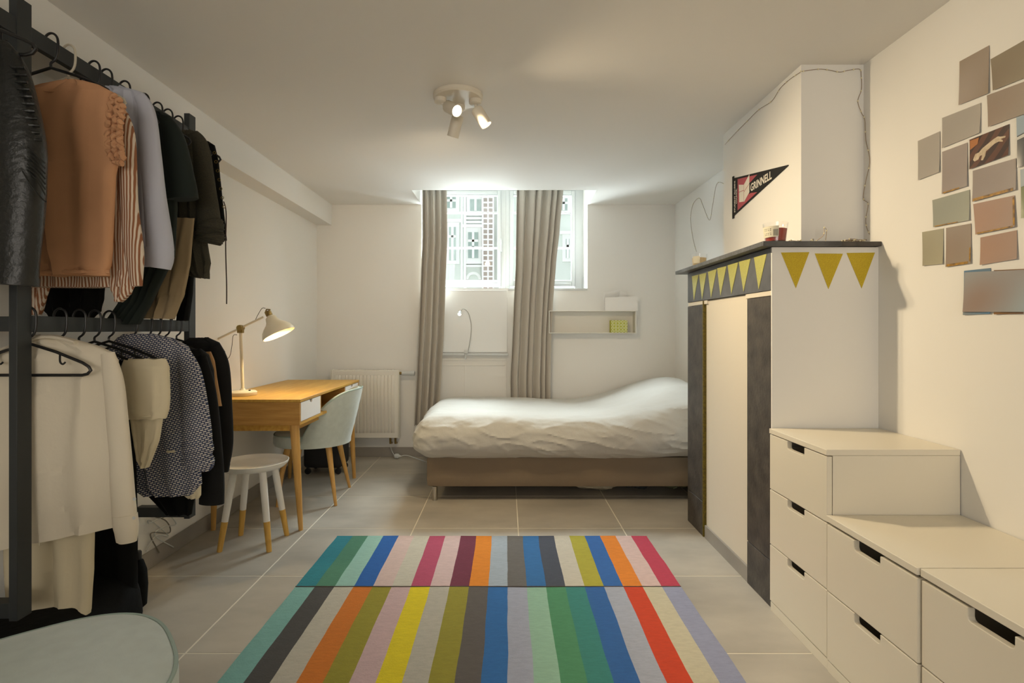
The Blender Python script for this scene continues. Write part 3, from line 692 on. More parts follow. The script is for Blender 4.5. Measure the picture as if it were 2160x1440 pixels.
# ------------------------------------------------------------------ chests of drawers
CX = 1.0735
def chest(y0, y1, nd, label, h, x0=CX):
    r = thing('chest_of_drawers', ((x0+XR)/2, (y0+y1)/2, 0), label, 'chest of drawers', 'white drawer units along the right wall')
    g = .0008; y0 += g; y1 -= g; x1 = XR-.003
    obj('top_board', M().box(x0-.002, x1, y0, y1, h-.02, h), whitelac, r, bevel=.0015)
    m = M(); m.box(x0+.018, x1, y0+.001, y0+.016, .0, h-.0205); m.box(x0+.018, x1, y1-.016, y1-.001, .0, h-.0205)
    obj('side_panel', M().box(x0+.020, x1, y0+.001, y0+.017, .0, h-.0205), whitelac, r, bevel=.001)
    obj('side_panel', M().box(x0+.020, x1, y1-.017, y1-.001, .0, h-.0205), whitelac, r, bevel=.001)
    obj('back_panel', M().box(x1-.008, x1, y0+.0175, y1-.0175, .04, h-.0205), whitelac, r)
    obj('plinth', M().box(x0+.003, x0+.0195, y0+.001, y1-.001, .0, .036), whitelac, r, bevel=.001)
    ym = (y0+y1)/2; zs = [.040, .270, .494, .718][:nd+1]
    for k in range(nd):
        z0, z1 = zs[k]+.0015, zs[k+1]-.0025
        a, dpt, rr = .058, .030, .009
        pts = [(x0, y0+.0015, z0), (x0, y1-.0015, z0), (x0, y1-.0015, z1), (x0, ym+a, z1), (x0, ym+a, z1-dpt+rr), (x0, ym+a-rr*.3, z1-dpt+rr*.3), (x0, ym+a-rr, z1-dpt),
               (x0, ym-a+rr, z1-dpt), (x0, ym-a+rr*.3, z1-dpt+rr*.3), (x0, ym-a, z1-dpt+rr), (x0, ym-a, z1), (x0, y0+.0015, z1)]
        d = obj('drawer', M().prism(pts, (.018, 0, 0)), whitelac, r, smooth=False, bevel=.0018)
        mm = M(); mm.box(x0+.0185, x1-.02, y0+.02, y0+.03, z0+.01, z1-.045); mm.box(x0+.0185, x1-.02, y1-.03, y1-.02, z0+.01, z1-.045); mm.box(x0+.0185, x1-.02, y0+.03, y1-.03, z0+.01, z0+.016); mm.box(x1-.03, x1-.02, y0+.03, y1-.03, z0+.016, z1-.045)
        obj('drawer_box', mm, whitelac, d, smooth=False)
    return r
chest(1.805, 2.20, 3, 'tall white three-drawer chest beside the fireplace', .739)
chest(1.403, 1.804, 2, 'low white two-drawer chest between the tall chest and the foreground chest', .521, CX-.003)
chest(1.0, 1.401, 2, 'low white two-drawer chest in the right foreground corner', .521, CX+.003)
crumple('sock', (CX+.075, 1.585, .447), (.03, .055, .020), mat('grey_wool', (120, 116, 110), .9, bump=.4, bscale=80), 'grey wool sock visible through the top grip of the middle chest', 21, 'clothing', z0=.30)
crumple('sock', (CX+.07, 1.58, .225), (.03, .04, .020), clothw, 'pale cloth visible through the lower grip of the middle chest', 22, 'clothing', z0=.06)

# ------------------------------------------------------------------ photographs on the right wall
def B7(cx, cy): return (1840+cx*.4585, 60+cy*.4583)
def photo_mat(name, c1, c2, sc_=4): return mat(name, c1, .3, rgb2=c2, scale=sc_, det=0)
def photo(q, mt, label, lift=0.0, parts=None, group='photo prints on the right wall'):
    X = XR-.0015-lift; pts = [onx(*B7(*p), X) for p in q]
    # a slightly curled card made of a 5x5 grid
    m = M(); n = 6; vs = []
    for side in (0, 1):
        for j in range(n+1):
            for i in range(n+1):
                u, v = i/n, j/n; p = (pts[0]*(1-u)+pts[1]*u)*(1-v)+(pts[3]*(1-u)+pts[2]*u)*v
                cu = .0035*abs(v-.0)**2*(.4+.6*abs(2*u-1)**2)
                vs.append((p.x-cu-(.0008 if side else 0), p.y, p.z))
    S = (n+1)**2; fs = []
    for s_ in (0, S):
        fs += [(s_+j*(n+1)+i, s_+j*(n+1)+i+1, s_+(j+1)*(n+1)+i+1, s_+(j+1)*(n+1)+i) for j in range(n) for i in range(n)]
    for i in range(n):
        for a, b in ((i, i+1), (n*(n+1)+i, n*(n+1)+i+1), (i*(n+1), (i+1)*(n+1)), (i*(n+1)+n, (i+1)*(n+1)+n)): fs.append((a, b, b+S, a+S))
    m.add(vs, fs)
    o = obj('photo_print', m, mt, smooth=True, label=label, cat='photo', group=group)
    def P(u, v, off=.0012):
        p = (pts[0]*(1-u)+pts[1]*u)*(1-v)+(pts[3]*(1-u)+pts[2]*u)*v
        cu = .0035*v**2*(.4+.6*abs(2*u-1)**2); return Vector((p.x-cu-off, p.y, p.z))
    return o, P
g1 = photo_mat('print_taupe', (150, 134, 116), (168, 156, 146)); g2 = photo_mat('print_grey_brown', (152, 144, 124), (138, 124, 106)); g3 = photo_mat('print_warm_grey', (160, 150, 138), (150, 132, 118))
g4 = photo_mat('print_cool_grey', (176, 170, 162), (164, 158, 150)); g5 = photo_mat('print_mauve_grey', (166, 156, 150), (150, 138, 132)); g6 = photo_mat('print_green_grey', (166, 168, 152), (150, 152, 140))
g7 = photo_mat('print_peach', (170, 150, 138), (174, 140, 120)); g8 = photo_mat('print_blue_taupe', (158, 170, 176), (150, 128, 116)); g9 = photo_mat('print_olive', (176, 172, 148), (158, 152, 132))
strip = mat('print_dark_edge', (80, 60, 44), .4, rgb2=(200, 150, 50), scale=60)
def edge_strip(P, o, a, b, w_, vert=False, mt=None):
    if vert: q = [P(1-w_, a), P(1, a), P(1, b), P(1-w_, b)]
    else: q = [P(a, 1-w_), P(b, 1-w_), P(b, 1), P(a, 1)]
    obj('picture_edge', M().prism(q, (-.0003, 0, 0)), mt or strip, o, smooth=False)
L_ = [
 (((402,152),(538,78),(538,298),(402,352)), g1, 'taupe photo print, upright, highest on the left of the cluster', 0),
 (((545,142),(760,20),(760,205),(560,285)), g2, 'large brown photo print in the top right corner of the frame', 0),
 (((528,308),(735,231),(735,381),(538,453)), g3, 'wide warm brown photo print second from the top at the right edge', 0),
 (((322,412),(500,342),(498,480),(325,550)), g4, 'wide pale grey photo print directly left of and above the dog photo', 0),
 (((210,518),(312,473),(312,660),(215,697)), g4, 'upright pale grey photo print, leftmost of the whole cluster', 0),
 (((322,568),(438,525),(440,725),(325,762)), g5, 'upright mauve grey photo print touching the left side of the dog photo', 0),
 (((463,655),(662,597),(665,742),(465,797)), g5, 'wide mauve grey photo print under the dog photo with a brown bottom edge', 0),
 (((277,790),(448,742),(450,882),(285,914)), g6, 'wide greenish grey photo print on the left, above two upright prints', 0),
 (((465,808),(655,768),(662,912),(480,948)), g7, 'wide pinkish photo print with dark bottom and right edges', 0),
 (((230,937),(328,920),(328,1083),(236,1092)), g9, 'upright pale olive photo print, lowest at the left', 0),
 (((340,918),(455,897),(457,1080),(342,1097)), g3, 'upright brown grey photo print with dark side edges in the lowest row', 0),
 (((498,962),(665,928),(670,1060),(500,1088)), g7, 'wide terracotta photo print just above the large bottom print', 0),
 (((423,1115),(545,1102),(547,1312),(422,1318)), photo_mat('print_blue', (40, 120, 170), (150, 150, 140)), 'print with blue sky peeking out from behind the large bottom print', 0),
 (((560,1112),(700,1106),(700,1312),(565,1315)), photo_mat('print_brown', (90, 60, 40), (150, 110, 60)), 'brown print mostly hidden behind the large bottom print', 0),
 (((426,1122),(760,1107),(760,1304),(421,1304)), g8, 'large blurry blue and taupe print, lowest at the right edge', .004),
]
for i, (q_, mt, lb_, lift) in enumerate(L_):
    o, P = photo(q_, mt, lb_, lift)
    if i == 6: edge_strip(P, o, .02, .95, .09)
    if i == 8: edge_strip(P, o, .05, .95, .05); edge_strip(P, o, .05, .95, .04, True)
    if i == 10: edge_strip(P, o, .05, .9, .06); edge_strip(P, o, .6, .95, .05, True)
    if i in (5, 7): edge_strip(P, o, .05, .7, .035)
# print of a white dog asleep on a striped wooden floor
dogfloor = stripes('print_wood_floor', (96, 58, 40), (58, 34, 26), 12, 'DIAGONAL', .3, 1.5)
o, P = photo(((448,512),(630,440),(630,582),(452,648)), dogfloor, 'photo print of a white dog lying asleep on a brown wooden floor')
furm = mat('print_white_fur', (214, 196, 168), .4, rgb2=(180, 158, 128), scale=60)
def poly(pp, mt, nm): obj(nm, M().prism([P(u, v) for u, v in pp], (-.0003, 0, 0)), mt, o, smooth=False)
poly([(.12,.66),(.16,.56),(.26,.55),(.34,.46),(.48,.38),(.62,.30),(.74,.26),(.80,.30),(.93,.34),(.92,.39),(.80,.38),(.86,.44),(.86,.50),(.76,.44),(.66,.46),(.54,.54),(.44,.60),(.42,.74),(.36,.86),(.31,.84),(.34,.68),(.28,.68),(.24,.78),(.14,.80),(.10,.73)], furm, 'dog_picture')
poly([(.02,.05),(.26,.05),(.22,.25),(.02,.36)], mat('print_amber', (170, 104, 40), .4), 'amber_corner')
o, P = photo(((665,410),(745,383),(745,620),(672,640)), photo_mat('print_sea_dark', (60, 62, 78), (44, 48, 50)), 'dark blue landscape print cut by the right frame edge')
obj('bright_sky', M().prism([P(0, 0), P(1, 0), P(1, .3), P(0, .38)], (-.0003, 0, 0)), mat('print_sky', (140, 160, 176), .4), o, smooth=False)
obj('snow_band', M().prism([P(0, .40), P(1, .32), P(1, .40), P(0, .46)], (-.0003, 0, 0)), mat('print_snow', (200, 200, 196), .4), o, smooth=False)
o, P = photo(((683,650),(745,630),(745,865),(690,873)), photo_mat('print_field', (130, 140, 96), (104, 112, 70)), 'green field landscape print cut by the right frame edge')
obj('bright_sky', M().prism([P(0, 0), P(1, 0), P(1, .33), P(0, .36)], (-.0003, 0, 0)), mat('print_haze', (166, 178, 186), .4), o, smooth=False)

# ------------------------------------------------------------------ pennant
PX = 1.2555
pn = thing('pennant', (PX, 2.7, 1.757), 'black and red felt college pennant on the chimney breast above the mantel', 'pennant')
PY0, PZ = 2.985, 1.872
def pp(u, v, off=0): return Vector((PX-off, PY0-u, PZ+v))
felt = mat('black_felt', (34, 33, 32), .95, bump=.2, bscale=400); redf = mat('red_felt', (176, 84, 92), .9, bump=.15, bscale=400); whf = mat('white_felt_print', (226, 220, 208), .9)
obj('felt', M().prism([pp(.012, .104), pp(.585, .002), pp(.585, -.002), pp(.012, -.104)], (-.002, 0, 0)), felt, pn, smooth=False)
obj('pole_sleeve', M().box(PX-.006, PX-.0001, PY0-.016, PY0+.002, PZ-.118, PZ+.115), felt, pn, bevel=.002)
def slopehi(u): return .104*(1-(u-.012)/.573)
m = M()
m.prism([pp(.062, slopehi(.062)-.010, .002), pp(.29, slopehi(.29)-.010, .002), pp(.215, .026, .002), pp(.190, .030, .002), pp(.062, .03, .002)], (-.0006, 0, 0))
m.prism([pp(.062, -slopehi(.062)+.010, .002), pp(.29, -slopehi(.29)+.010, .002), pp(.215, -.030, .002), pp(.190, -.034, .002), pp(.062, -.034, .002)], (-.0006, 0, 0))
m.prism([pp(.062, .031, .002), pp(.2, .031, .002), pp(.2, -.035, .002), pp(.062, -.035, .002)], (-.0006, 0, 0))
obj('red_field', m, redf, pn, smooth=False)
m = M()
m.prism([pp(.078, .050, .0027), pp(.138, .034, .0027), pp(.138, .006, .0027), pp(.082, .010, .0027)], (-.0006, 0, 0))
m.prism([pp(.082, .007, .0027), pp(.138, .003, .0027), pp(.138, -.055, .0027), pp(.084, -.046, .0027)], (-.0006, 0, 0))
m.prism([pp(.142, .034, .0027), pp(.205, .070, .0027), pp(.205, .024, .0027), pp(.142, -.002, .0027)], (-.0006, 0, 0))
m.prism([pp(.142, -.006, .0027), pp(.205, .020, .0027), pp(.205, -.022, .0027), pp(.142, -.058, .0027)], (-.0006, 0, 0))
obj('book_emblem', m, whf, pn, smooth=False)
def text_part(name, s, parent, mt, origin, ux, vy, nrm, width=None, height=None, bold=.0, th=.0006):
    cu = bpy.data.curves.new('t', 'FONT'); cu.body = s; cu.size = 1; cu.offset = bold; cu.resolution_u = 3
    to = bpy.data.objects.new('t', cu); col.objects.link(to)
    me = bpy.data.meshes.new_from_object(to.evaluated_get(bpy.context.evaluated_depsgraph_get()))
    bpy.data.objects.remove(to); bpy.data.curves.remove(cu)
    vs = [v.co.copy() for v in me.vertices]; fs = [tuple(p.vertices) for p in me.polygons]; bpy.data.meshes.remove(me)
    x0 = min(v.x for v in vs); x1 = max(v.x for v in vs); y0 = min(v.y for v in vs); y1 = max(v.y for v in vs)
    ky = height/(y1-y0); kx = width/(x1-x0) if width else ky
    ux, vy, nrm = Vector(ux), Vector(vy), Vector(nrm)
    m = M(); m.add([Vector(origin)+ux*(v.x-x0)*kx+vy*(v.y-y0)*ky+nrm*th for v in vs], fs)
    return obj(name, m, mt, parent, smooth=False)
text_part('lettering', 'GRINNELL', pn, whf, pp(.218, -.024, .0028), (0, -1, .02), (0, 0, 1), (-1, 0, 0), .222, .040, .028)
text_part('lettering', 'STUDENT ALUMNI', pn, whf, pp(.034, -.088, .0024), (0, 0, 1), (0, 1, 0), (-1, 0, 0), .172, .015, .03)
text_part('lettering', 'COUNCIL', pn, whf, pp(.056, -.046, .0028), (0, 0, 1), (0, 1, 0), (-1, 0, 0), .082, .014, .03)

# ------------------------------------------------------------------ candles
clearg = bpy.data.materials.new('clear_glass'); clearg.use_nodes = True
nt = clearg.node_tree; nt.nodes.clear(); o_ = nt.nodes.new('ShaderNodeOutputMaterial'); mx = nt.nodes.new('ShaderNodeMixShader')
tr = nt.nodes.new('ShaderNodeBsdfTransparent'); gl = nt.nodes.new('ShaderNodeBsdfGlossy'); gl.inputs['Roughness'].default_value = .03
rim(nt, mx, .45); nt.links.new(tr.outputs[0], mx.inputs[1]); nt.links.new(gl.outputs[0], mx.inputs[2]); nt.links.new(mx.outputs[0], o_.inputs[0])
def candle(c, h, r0, r1, wax, label, lab):
    t = thing('candle_glass', c, label, 'candle', 'candles on the mantel')
    obj('glass', M().lathe([(.0, 0), (r0, 0), (r1, h), (r1-.002, h), (r0-.002, .006), (0, .006)], c, 36, cap=False), clearg, t)
    obj('wax', M().lathe([(0, .0065), (r0-.0025, .0065), (r0-.0025+(r1-r0)*.7, h*.7), (0, h*.7)], c, 32, cap=False), wax, t)
    obj('wick', M().tube([Vector(c)+Vector((0, 0, h*.7)), Vector(c)+Vector((.001, 0, h*.7+.008))], .001, 6), blackm, t)
    obj('label_sticker', M().add([(c[0]+(r0+(r1-r0)*z/h+.0006)*math.cos(a), c[1]+(r0+(r1-r0)*z/h+.0006)*math.sin(a), c[2]+z) for z in (h*.26, h*.80) for a in [lab[0]+(lab[1]-lab[0])*k/12 for k in range(13)]],
        [(k, k+1, k+14, k+13) for k in range(12)]), mat('cream_sticker', (226, 220, 196), .6), t)
    return t
t = candle((1.120, 2.245, 1.500), .082, .040, .049, mat('red_wax', (150, 44, 30), .4), 'glass candle with red wax and a barcode sticker on the near mantel corner', (math.radians(160), math.radians(259)))
m = M(); c = Vector((1.120, 2.245, 1.500)); xx = 0
for k, wd_ in enumerate([2,1,1,3,1,2,1,1,2,3,1]):
    a0 = math.radians(233+xx*.9); a1 = math.radians(233+(xx+wd_*.6)*.9); xx += wd_+.8
    m.add([(c.x+(.040+.009*z/.082+.0012)*math.cos(a), c.y+(.040+.009*z/.082+.0012)*math.sin(a), c.z+z) for z in (.026, .052) for a in (a0, a1)], [(0, 1, 3, 2)])
m2 = m
obj('barcode', m2, blackm, t, smooth=False)
m = M()
for r_, z in enumerate((.054, .048, .036, .030)):
    for q_ in range(4):
        a0 = math.radians(184+q_*11); a1 = a0+math.radians(7-(q_+r_)%3); m.add([(c.x+(.040+.009*zz/.082+.0012)*math.cos(a), c.y+(.040+.009*zz/.082+.0012)*math.sin(a), c.z+zz) for zz in (z, z+.0022) for a in (a0, a1)], [(0, 1, 3, 2)])
obj('small_print', m, mat('grey_print', (110, 104, 92), .6), t, smooth=False)
candle((1.108, 3.10, 1.500), .074, .037, .045, mat('cream_wax', (214, 190, 140), .5), 'glass candle with cream wax at the far end of the mantel', (math.radians(200), math.radians(255)))

# ------------------------------------------------------------------ fairy lights
wirem = mat('copper_wire', (150, 128, 100), .4, metal=.6); beadm = mat('tiny_bead', (235, 225, 190), .3)
def fairy(pts, label, r=.0011, every=7, loc=None):
    t = thing('fairy_lights', pts[len(pts)//2], label, 'string lights', None)
    s_ = spline(pts, 8); obj('wire', M().tube(s_, r, 6), wirem, t)
    m = M()
    for i in range(3, len(s_), every): m.lathe([(0, -.004), (.003, -.002), (.0035, .001), (.0, .005)], s_[i], 8, cap=False)
    obj('bead_lamps', m, beadm, t); return t
E7 = lambda cx, cy: (1420+cx*.30555, 100+cy*.30555)
heart = [(160,1410),(135,1310),(120,1180),(138,1080),(180,1040),(205,1090),(250,1192),(272,1090),(300,945),(345,938),(353,955)]
fairy([onx(*E7(*p), XR-.003) for p in heart], 'fine wire fairy lights shaped like a heart on the recess wall beyond the chimney')
up = [(357,670),(430,590),(500,520),(590,430),(680,370),(740,280),(805,220),(875,172)]
pl = [onx(*E7(*p), 1.2545) for p in up]
side = [(890,165),(1000,150),(1070,155),(1150,170),(1200,160),(1285,150),(1298,190),(1300,290),(1275,370),(1300,450)]
pr = [at(*E7(*p), 2.2975) for p in side]
rw = [(1322,500),(1330,640),(1357,780),(1330,920),(1312,1040),(1345,1080),(1330,1180),(1335,1240),(1356,1290)]
prw = [onx(*E7(*p), XR-.003) for p in rw]
for p in prw: p.y = min(p.y, 2.297)
fairy(pl+[Vector((1.2545, 2.2975, pr[0].z))]+pr+prw, 'long string of fine fairy lights running around the top of the chimney breast')
nest = []
for k in range(26): nest.append(Vector((1.36+.10*math.sin(k*2.1)+.02*k/26, 2.235+.035*math.cos(k*1.7), 1.502+.004*(k % 3)+.012*abs(math.sin(k*.9)))))
fairy([Vector((1.18+.016*k, 2.26+.02*math.sin(k*1.9), 1.5015+.016*abs(math.sin(k*1.3)))) for k in range(8)]+[Vector((1.31, 2.23, 1.53)), Vector((1.315, 2.232, 1.562)), Vector((1.325, 2.232, 1.55)), Vector((1.32, 2.232, 1.502))], 'tangled fairy lights lying on the mantel beside the red candle')
fairy([Vector((1.44+.04*math.sin(k*2.1), 2.235+.03*math.cos(k*1.7), 1.5005+.004*(k % 3)+.004)) for k in range(16)], 'small coil of fairy lights on the mantel at the right wall')

# ------------------------------------------------------------------ clothes rack
RXc = -1.46
rk = thing('clothes_rack', (RXc, 2.05, .27), 'wall-mounted dark grey steel clothes rack with an upper and a lower rail', 'clothes rack')
pw = .0125
def post(y): return obj('post', M().box(RXc-.025, RXc, y-.025, y+.025, .27, 2.138), rackm, rk, bevel=.001)
for y in (1.635, 2.51, .76): post(y)
for z0, z1, nm in ((2.02, 2.072, 'upper_rail'), (1.133, 1.183, 'lower_rail')):
    obj(nm, M().box(RXc-.023, RXc-.002, 1.6605, 2.4845, z0, z1), rackm, rk, bevel=.001)
    obj(nm, M().box(RXc-.023, RXc-.002, .7855, 1.6095, z0, z1), rackm, rk, bevel=.001) if z0 > 2 else None
for y in (1.635, 2.51, .76):
    for z in (2.0, 1.135, .275): obj('wall_bracket', M().box(XL, RXc-.0255, y-.02, y+.02, z, z+.045), rackm, rk, bevel=.001)

hangm = blackm; hangc = mat('clear_hanger', (205, 196, 176), .3)
HX = RXc-.0125
def hanger(y, zr, label, hw=.19, mt=None, group='black hangers on the upper rail', tilt=0.0, bar=True):
    """zr = top of the rail; hanger lies across the rail in the X-Z plane"""
    mt = mt or hangm; t = thing('clothes_hanger', (HX, y, zr), label, 'hanger', group)
    cx = HX; r = .0045
    hook = [(cx-.018, zr-.018), (cx-.021, zr+.004), (cx-.014, zr+.020), (cx, zr+.027), (cx+.014, zr+.021), (cx+.022, zr+.004), (cx+.022, zr-.035), (cx+.014, zr-.058), (cx+.0, zr-.070), (cx, zr-.085)]
    obj('hook', M().tube(spline([(a, y, b) for a, b in hook], 4), .0037, 8), mt, t)
    zn = zr-.085
    body = [(cx, zn), (cx+hw*.45, zn-.026), (cx+hw*.9, zn-.060), (cx+hw, zn-.072), (cx+hw+.006, zn-.083), (cx+hw-.004, zn-.094), (cx+hw-.02, zn-.098),
            (cx-hw+.02, zn-.098), (cx-hw+.004, zn-.094), (cx-hw-.006, zn-.083), (cx-hw, zn-.072), (cx-hw*.9, zn-.060), (cx-hw*.45, zn-.026)]
    sn, cs_ = math.sin(tilt), math.cos(tilt)
    P3 = [Vector((cx+(a-cx)*cs_, y+(a-cx)*sn, b)) for a, b in body]
    obj('shoulder_bar', M().tube(P3, .0048, 8, closed=True), mt, t)
    for s_ in (-1, 1):
        x = cx+s_*hw*.52; zz = zn-.034
        obj('strap_hook', M().tube(spline([(cx+(x-cx)*cs_, y+(x-cx)*sn, zz+.003), (cx+(x-cx)*cs_, y+(x-cx)*sn, zz-.022), (cx+(x+.008-cx)*cs_, y+(x-cx)*sn, zz-.030), (cx+(x+.016-cx)*cs_, y+(x-cx)*sn, zz-.024)], 4), .003, 6), mt, t)
    return t

# --- garment builders -------------------------------------------------------
def cloth_body(rows, Y, d, folds=5, famp=.012, seed=0, sub=7, drape=.0, n=56):
    """rows: ((xl,yl),(xr,yr)) in picture coordinates of the plane at depth Y; gives a closed, padded volume"""
    R = []
    for a, b in zip(rows, rows[1:]):
        for k in range(sub):
            t = k/sub; t2 = t*t*(3-2*t)*.4+t*.6
            R.append(tuple(a[i]+(b[i]-a[i])*t2 for i in range(4)))
    R.append(rows[-1]); m = M(); vs = []; NR = len(R)
    for r, (xl, yl, xr, yr) in enumerate(R):
        pl_, pr_ = at(xl, yl, Y), at(xr, yr, Y); v = r/(NR-1); th = d*min(1, .45+v*2.2)
        for k in range(n):
            a = 2*PI*k/n; c, s_ = math.cos(a), math.sin(a); u = .5-.5*math.copysign(abs(c)**.8, c)
            p = pl_.lerp(pr_, u)
            fold = famp*min(1, .25+v*1.4)*(math.sin(u*2*PI*folds+seed+2.2*noise.noise((u*2, v*1.2, seed)))*.6+noise.noise((u*7, v*1.6, seed+3))*.9+.5*noise.noise((u*9, v*9, seed+7)))
            y = Y+math.copysign(abs(s_)**.7, s_)*th*(1 if s_ < 0 else .8)*1.0+fold*(1-abs(c)**4)
            vs.append((p.x+.25*fold, y, p.z+.004*noise.noise((u*6, seed, 1))*(1 if r in (0, NR-1) else 0)))
    fs = [(r*n+k, r*n+(k+1)%n, (r+1)*n+(k+1)%n, (r+1)*n+k) for r in range(NR-1) for k in range(n)]+[tuple(range(n-1, -1, -1)), tuple(range((NR-1)*n, NR*n))]
    return m.add(vs, fs)
def rw_(l): return [(a[1], a[0], a[2], a[0]) if len(a) == 3 else a for a in l]
def sleeve(path, Y, seed=0, wr=.1, n=24, dy=0, flat=.62, ring=0, creases=9):
    """path: (px,py,halfwidth_px)"""
    P3 = [at(a, b, Y)+Vector((0, dy, 0)) for a, b, c in path]; rs = [c*Y/F for a, b, c in path]
    pts = spline([(p.x, p.y, p.z) for p in P3], 8); rr = spline([(r, 0, 0) for r in rs], 8)
    m = M(); vs = []; N_ = len(pts)
    for i, p in enumerate(pts):
        t = (pts[min(i+1, N_-1)]-pts[max(i-1, 0)]).normalized(); u = Vector((1, 0, 0)); u = (u-t*t.dot(u)).normalized(); w2 = t.cross(u)
        for k in range(n):
            a = 2*PI*k/n; r = rr[i].x*(1+wr*noise.noise((math.cos(a)*1.5+seed, math.sin(a)*1.5, i*.09))+ring*math.sin(i*creases/8+2*noise.noise((k*.4, i*.1, seed))))
            vs.append(p+u*math.cos(a)*r+w2*math.sin(a)*r*flat)
    fs = [(i*n+k, i*n+(k+1)%n, (i+1)*n+(k+1)%n, (i+1)*n+k) for i in range(N_-1) for k in range(n)]+[tuple(range(n-1, -1, -1)), tuple(range((N_-1)*n, N_*n))]
    return m.add(vs, fs)
def garment(name, rows, Y, d, mt, label, cat='clothing', seed=0, folds=5, famp=.012, parts=(), part='body', group=None, n=56):
    zt = at(0, rows[0][0] if len(rows[0]) == 3 else rows[0][1], Y).z
    zb_ = at(0, max((r[0] if len(r) == 3 else max(r[1], r[3])) for r in rows), Y).z
    t = thing(name, (HX, Y, zb_), label, cat, group)
    obj(part, cloth_body(rw_(rows), Y, d, folds, famp, seed, n=n), mt, t)
    for nm, mesh, mm in parts: obj(nm, mesh, mm, t)
    return t
U = 2.072; Lw = 1.183
uplab = ['holding the black leather jacket', 'holding the peach sleeveless top', 'clear plastic, holding the striped blouse', 'holding the pale blue shirt', 'holding the black cloth behind the striped blouse',
         'holding the dark green T-shirt', 'holding the khaki trousers', 'holding the olive jacket', 'holding the black trousers near the far post', 'farthest one, holding the lace-up top']
upY = [1.47, 1.745, 1.815, 1.925, 1.985, 2.08, 2.19, 2.275, 2.345, 2.42]
for y, l in zip(upY, uplab):
    clear = l.startswith('clear')
    hanger(y, U, ('clear plastic hanger on the upper rail, holding the striped blouse' if clear else 'black plastic hanger on the upper rail, '+l), mt=hangc if clear else None, hw=.185)
loY = [1.664, 1.78, 1.86, 1.93, 2.0, 2.12, 2.21, 2.27, 2.33, 2.41]
lolab = ['nearest, holding the white cotton shirt', 'holding the cream pleated trousers', 'holding the cream folded trousers', 'empty, between the white shirt and the tweed jacket', 'holding the long black coat', 'holding the blue and white tweed jacket',
         'holding the black trousers below the tweed jacket', 'holding the black blazer', 'holding the tan top', 'farthest, holding the black coat']
for y, l in zip(loY, lolab): hanger(y, Lw, 'black plastic hanger on the lower rail, '+l, group='black hangers on the lower rail', hw=.185)

peach = mat('peach_crepe', (204, 152, 112), .85, var=.05, scale=8, bump=.05, bscale=300); leather = mat('black_leather', (20, 22, 21), .36, bump=.3, bscale=70)
strp = stripes('brown_white_stripe', (222, 206, 186), (150, 98, 66), 34, 'X', .85, .8, .5)
blue = mat('pale_blue_cotton', (188, 190, 202), .85, var=.03, scale=8); green = mat('dark_green_velvet', (14, 26, 20), .85, sheen=.03)
olive = mat('olive_wool', (66, 62, 48), .95, bump=.2, bscale=300, rgb2=(54, 52, 42), scale=200); black = mat('black_fabric', (9, 10, 9), .9, spec=.2); blackw = mat('black_wool', (12, 12, 12), .95, bump=.2, bscale=300)
whitec = mat('white_cotton_shirt', (222, 212, 192), .85, bump=.12, bscale=40); cream = mat('cream_twill', (214, 202, 172), .85, bump=.08, bscale=60)
khaki = mat('khaki_cord', (160, 140, 108), .9); tan = mat('tan_knit', (170, 130, 84), .9)
# tweed: small dashes of white on blue
tweed = mat('blue_white_tweed', (210, 206, 200), .95, bump=.3, bscale=200); nt = tweed.node_tree
bk_ = nt.nodes.new('ShaderNodeTexBrick'); tc_ = nt.nodes.new('ShaderNodeTexCoord'); mp_ = nt.nodes.new('ShaderNodeMapping'); mp_.inputs['Rotation'].default_value = (PI/2, 0, .25)
bk_.inputs['Color1'].default_value = L3((224, 218, 208)); bk_.inputs['Color2'].default_value = L3((196, 192, 190)); bk_.inputs['Mortar'].default_value = L3((52, 62, 92))
bk_.inputs['Scale'].default_value = 28; bk_.inputs['Mortar Size'].default_value = .055; bk_.inputs['Brick Width'].default_value = .36; bk_.inputs['Row Height'].default_value = .22; bk_.inputs['Mortar Smooth'].default_value = .2
nt.links.new(tc_.outputs['Object'], mp_.inputs[0]); nt.links.new(mp_.outputs[0], bk_.inputs['Vector']); nt.links.new(bk_.outputs[0], nt.nodes['Principled BSDF'].inputs['Base Color'])

# upper rail garments
# leather jacket
Y = 1.47
ribs = M()
for k in range(11):
    py = 135+k*15; xr_ = 48+k*3.6 if k < 6 else 68+(k-6)*4.2
    ribs.tube([at(a, py+6-abs(a-30)*.06+(a-20)*.12, Y-.041+abs((a-38)/60)**2*.03) for a in range(8, int(xr_)+8, 5)], .0042, 6)
seam = M(); seam.tube(spline([at(14, 330, Y-.045), at(40, 350, Y-.048), at(62, 385, Y-.046), at(85, 415, Y-.036), at(97, 425, Y-.02)], 6), .0022, 6)
for k in range(7): seam.tube([at(16+k*2, 300+k*5, Y-.043), at(60+k*3, 312+k*11, Y-.044), at(96, 345+k*11, Y-.024)], .002, 5)
jk = garment('leather_jacket', [(92,-190,-20),(110,-235,10),(140,-262,20),(250,-255,20),(400,-250,10),(560,-245,5),(596,-240,5)], Y, .04, leather, 'black leather biker jacket with ribbed sleeve at the far left of the upper rail', 'jacket', 2, 4, .008,
    parts=(('sleeve', sleeve([(10,98,16),(26,140,30),(38,200,40),(50,300,48),(54,380,46),(50,460,44),(44,540,42),(40,598,42)], Y, 3, .06, dy=-.012, flat=.8), leather),
           ('ribbed_quilting', ribs, leather), ('seam', seam, leather), ('cuff', sleeve([(41,585,43),(40,602,43)], Y, 1, .02, dy=-.012, flat=.82), leather)))
Y = 1.745
ruf = M()
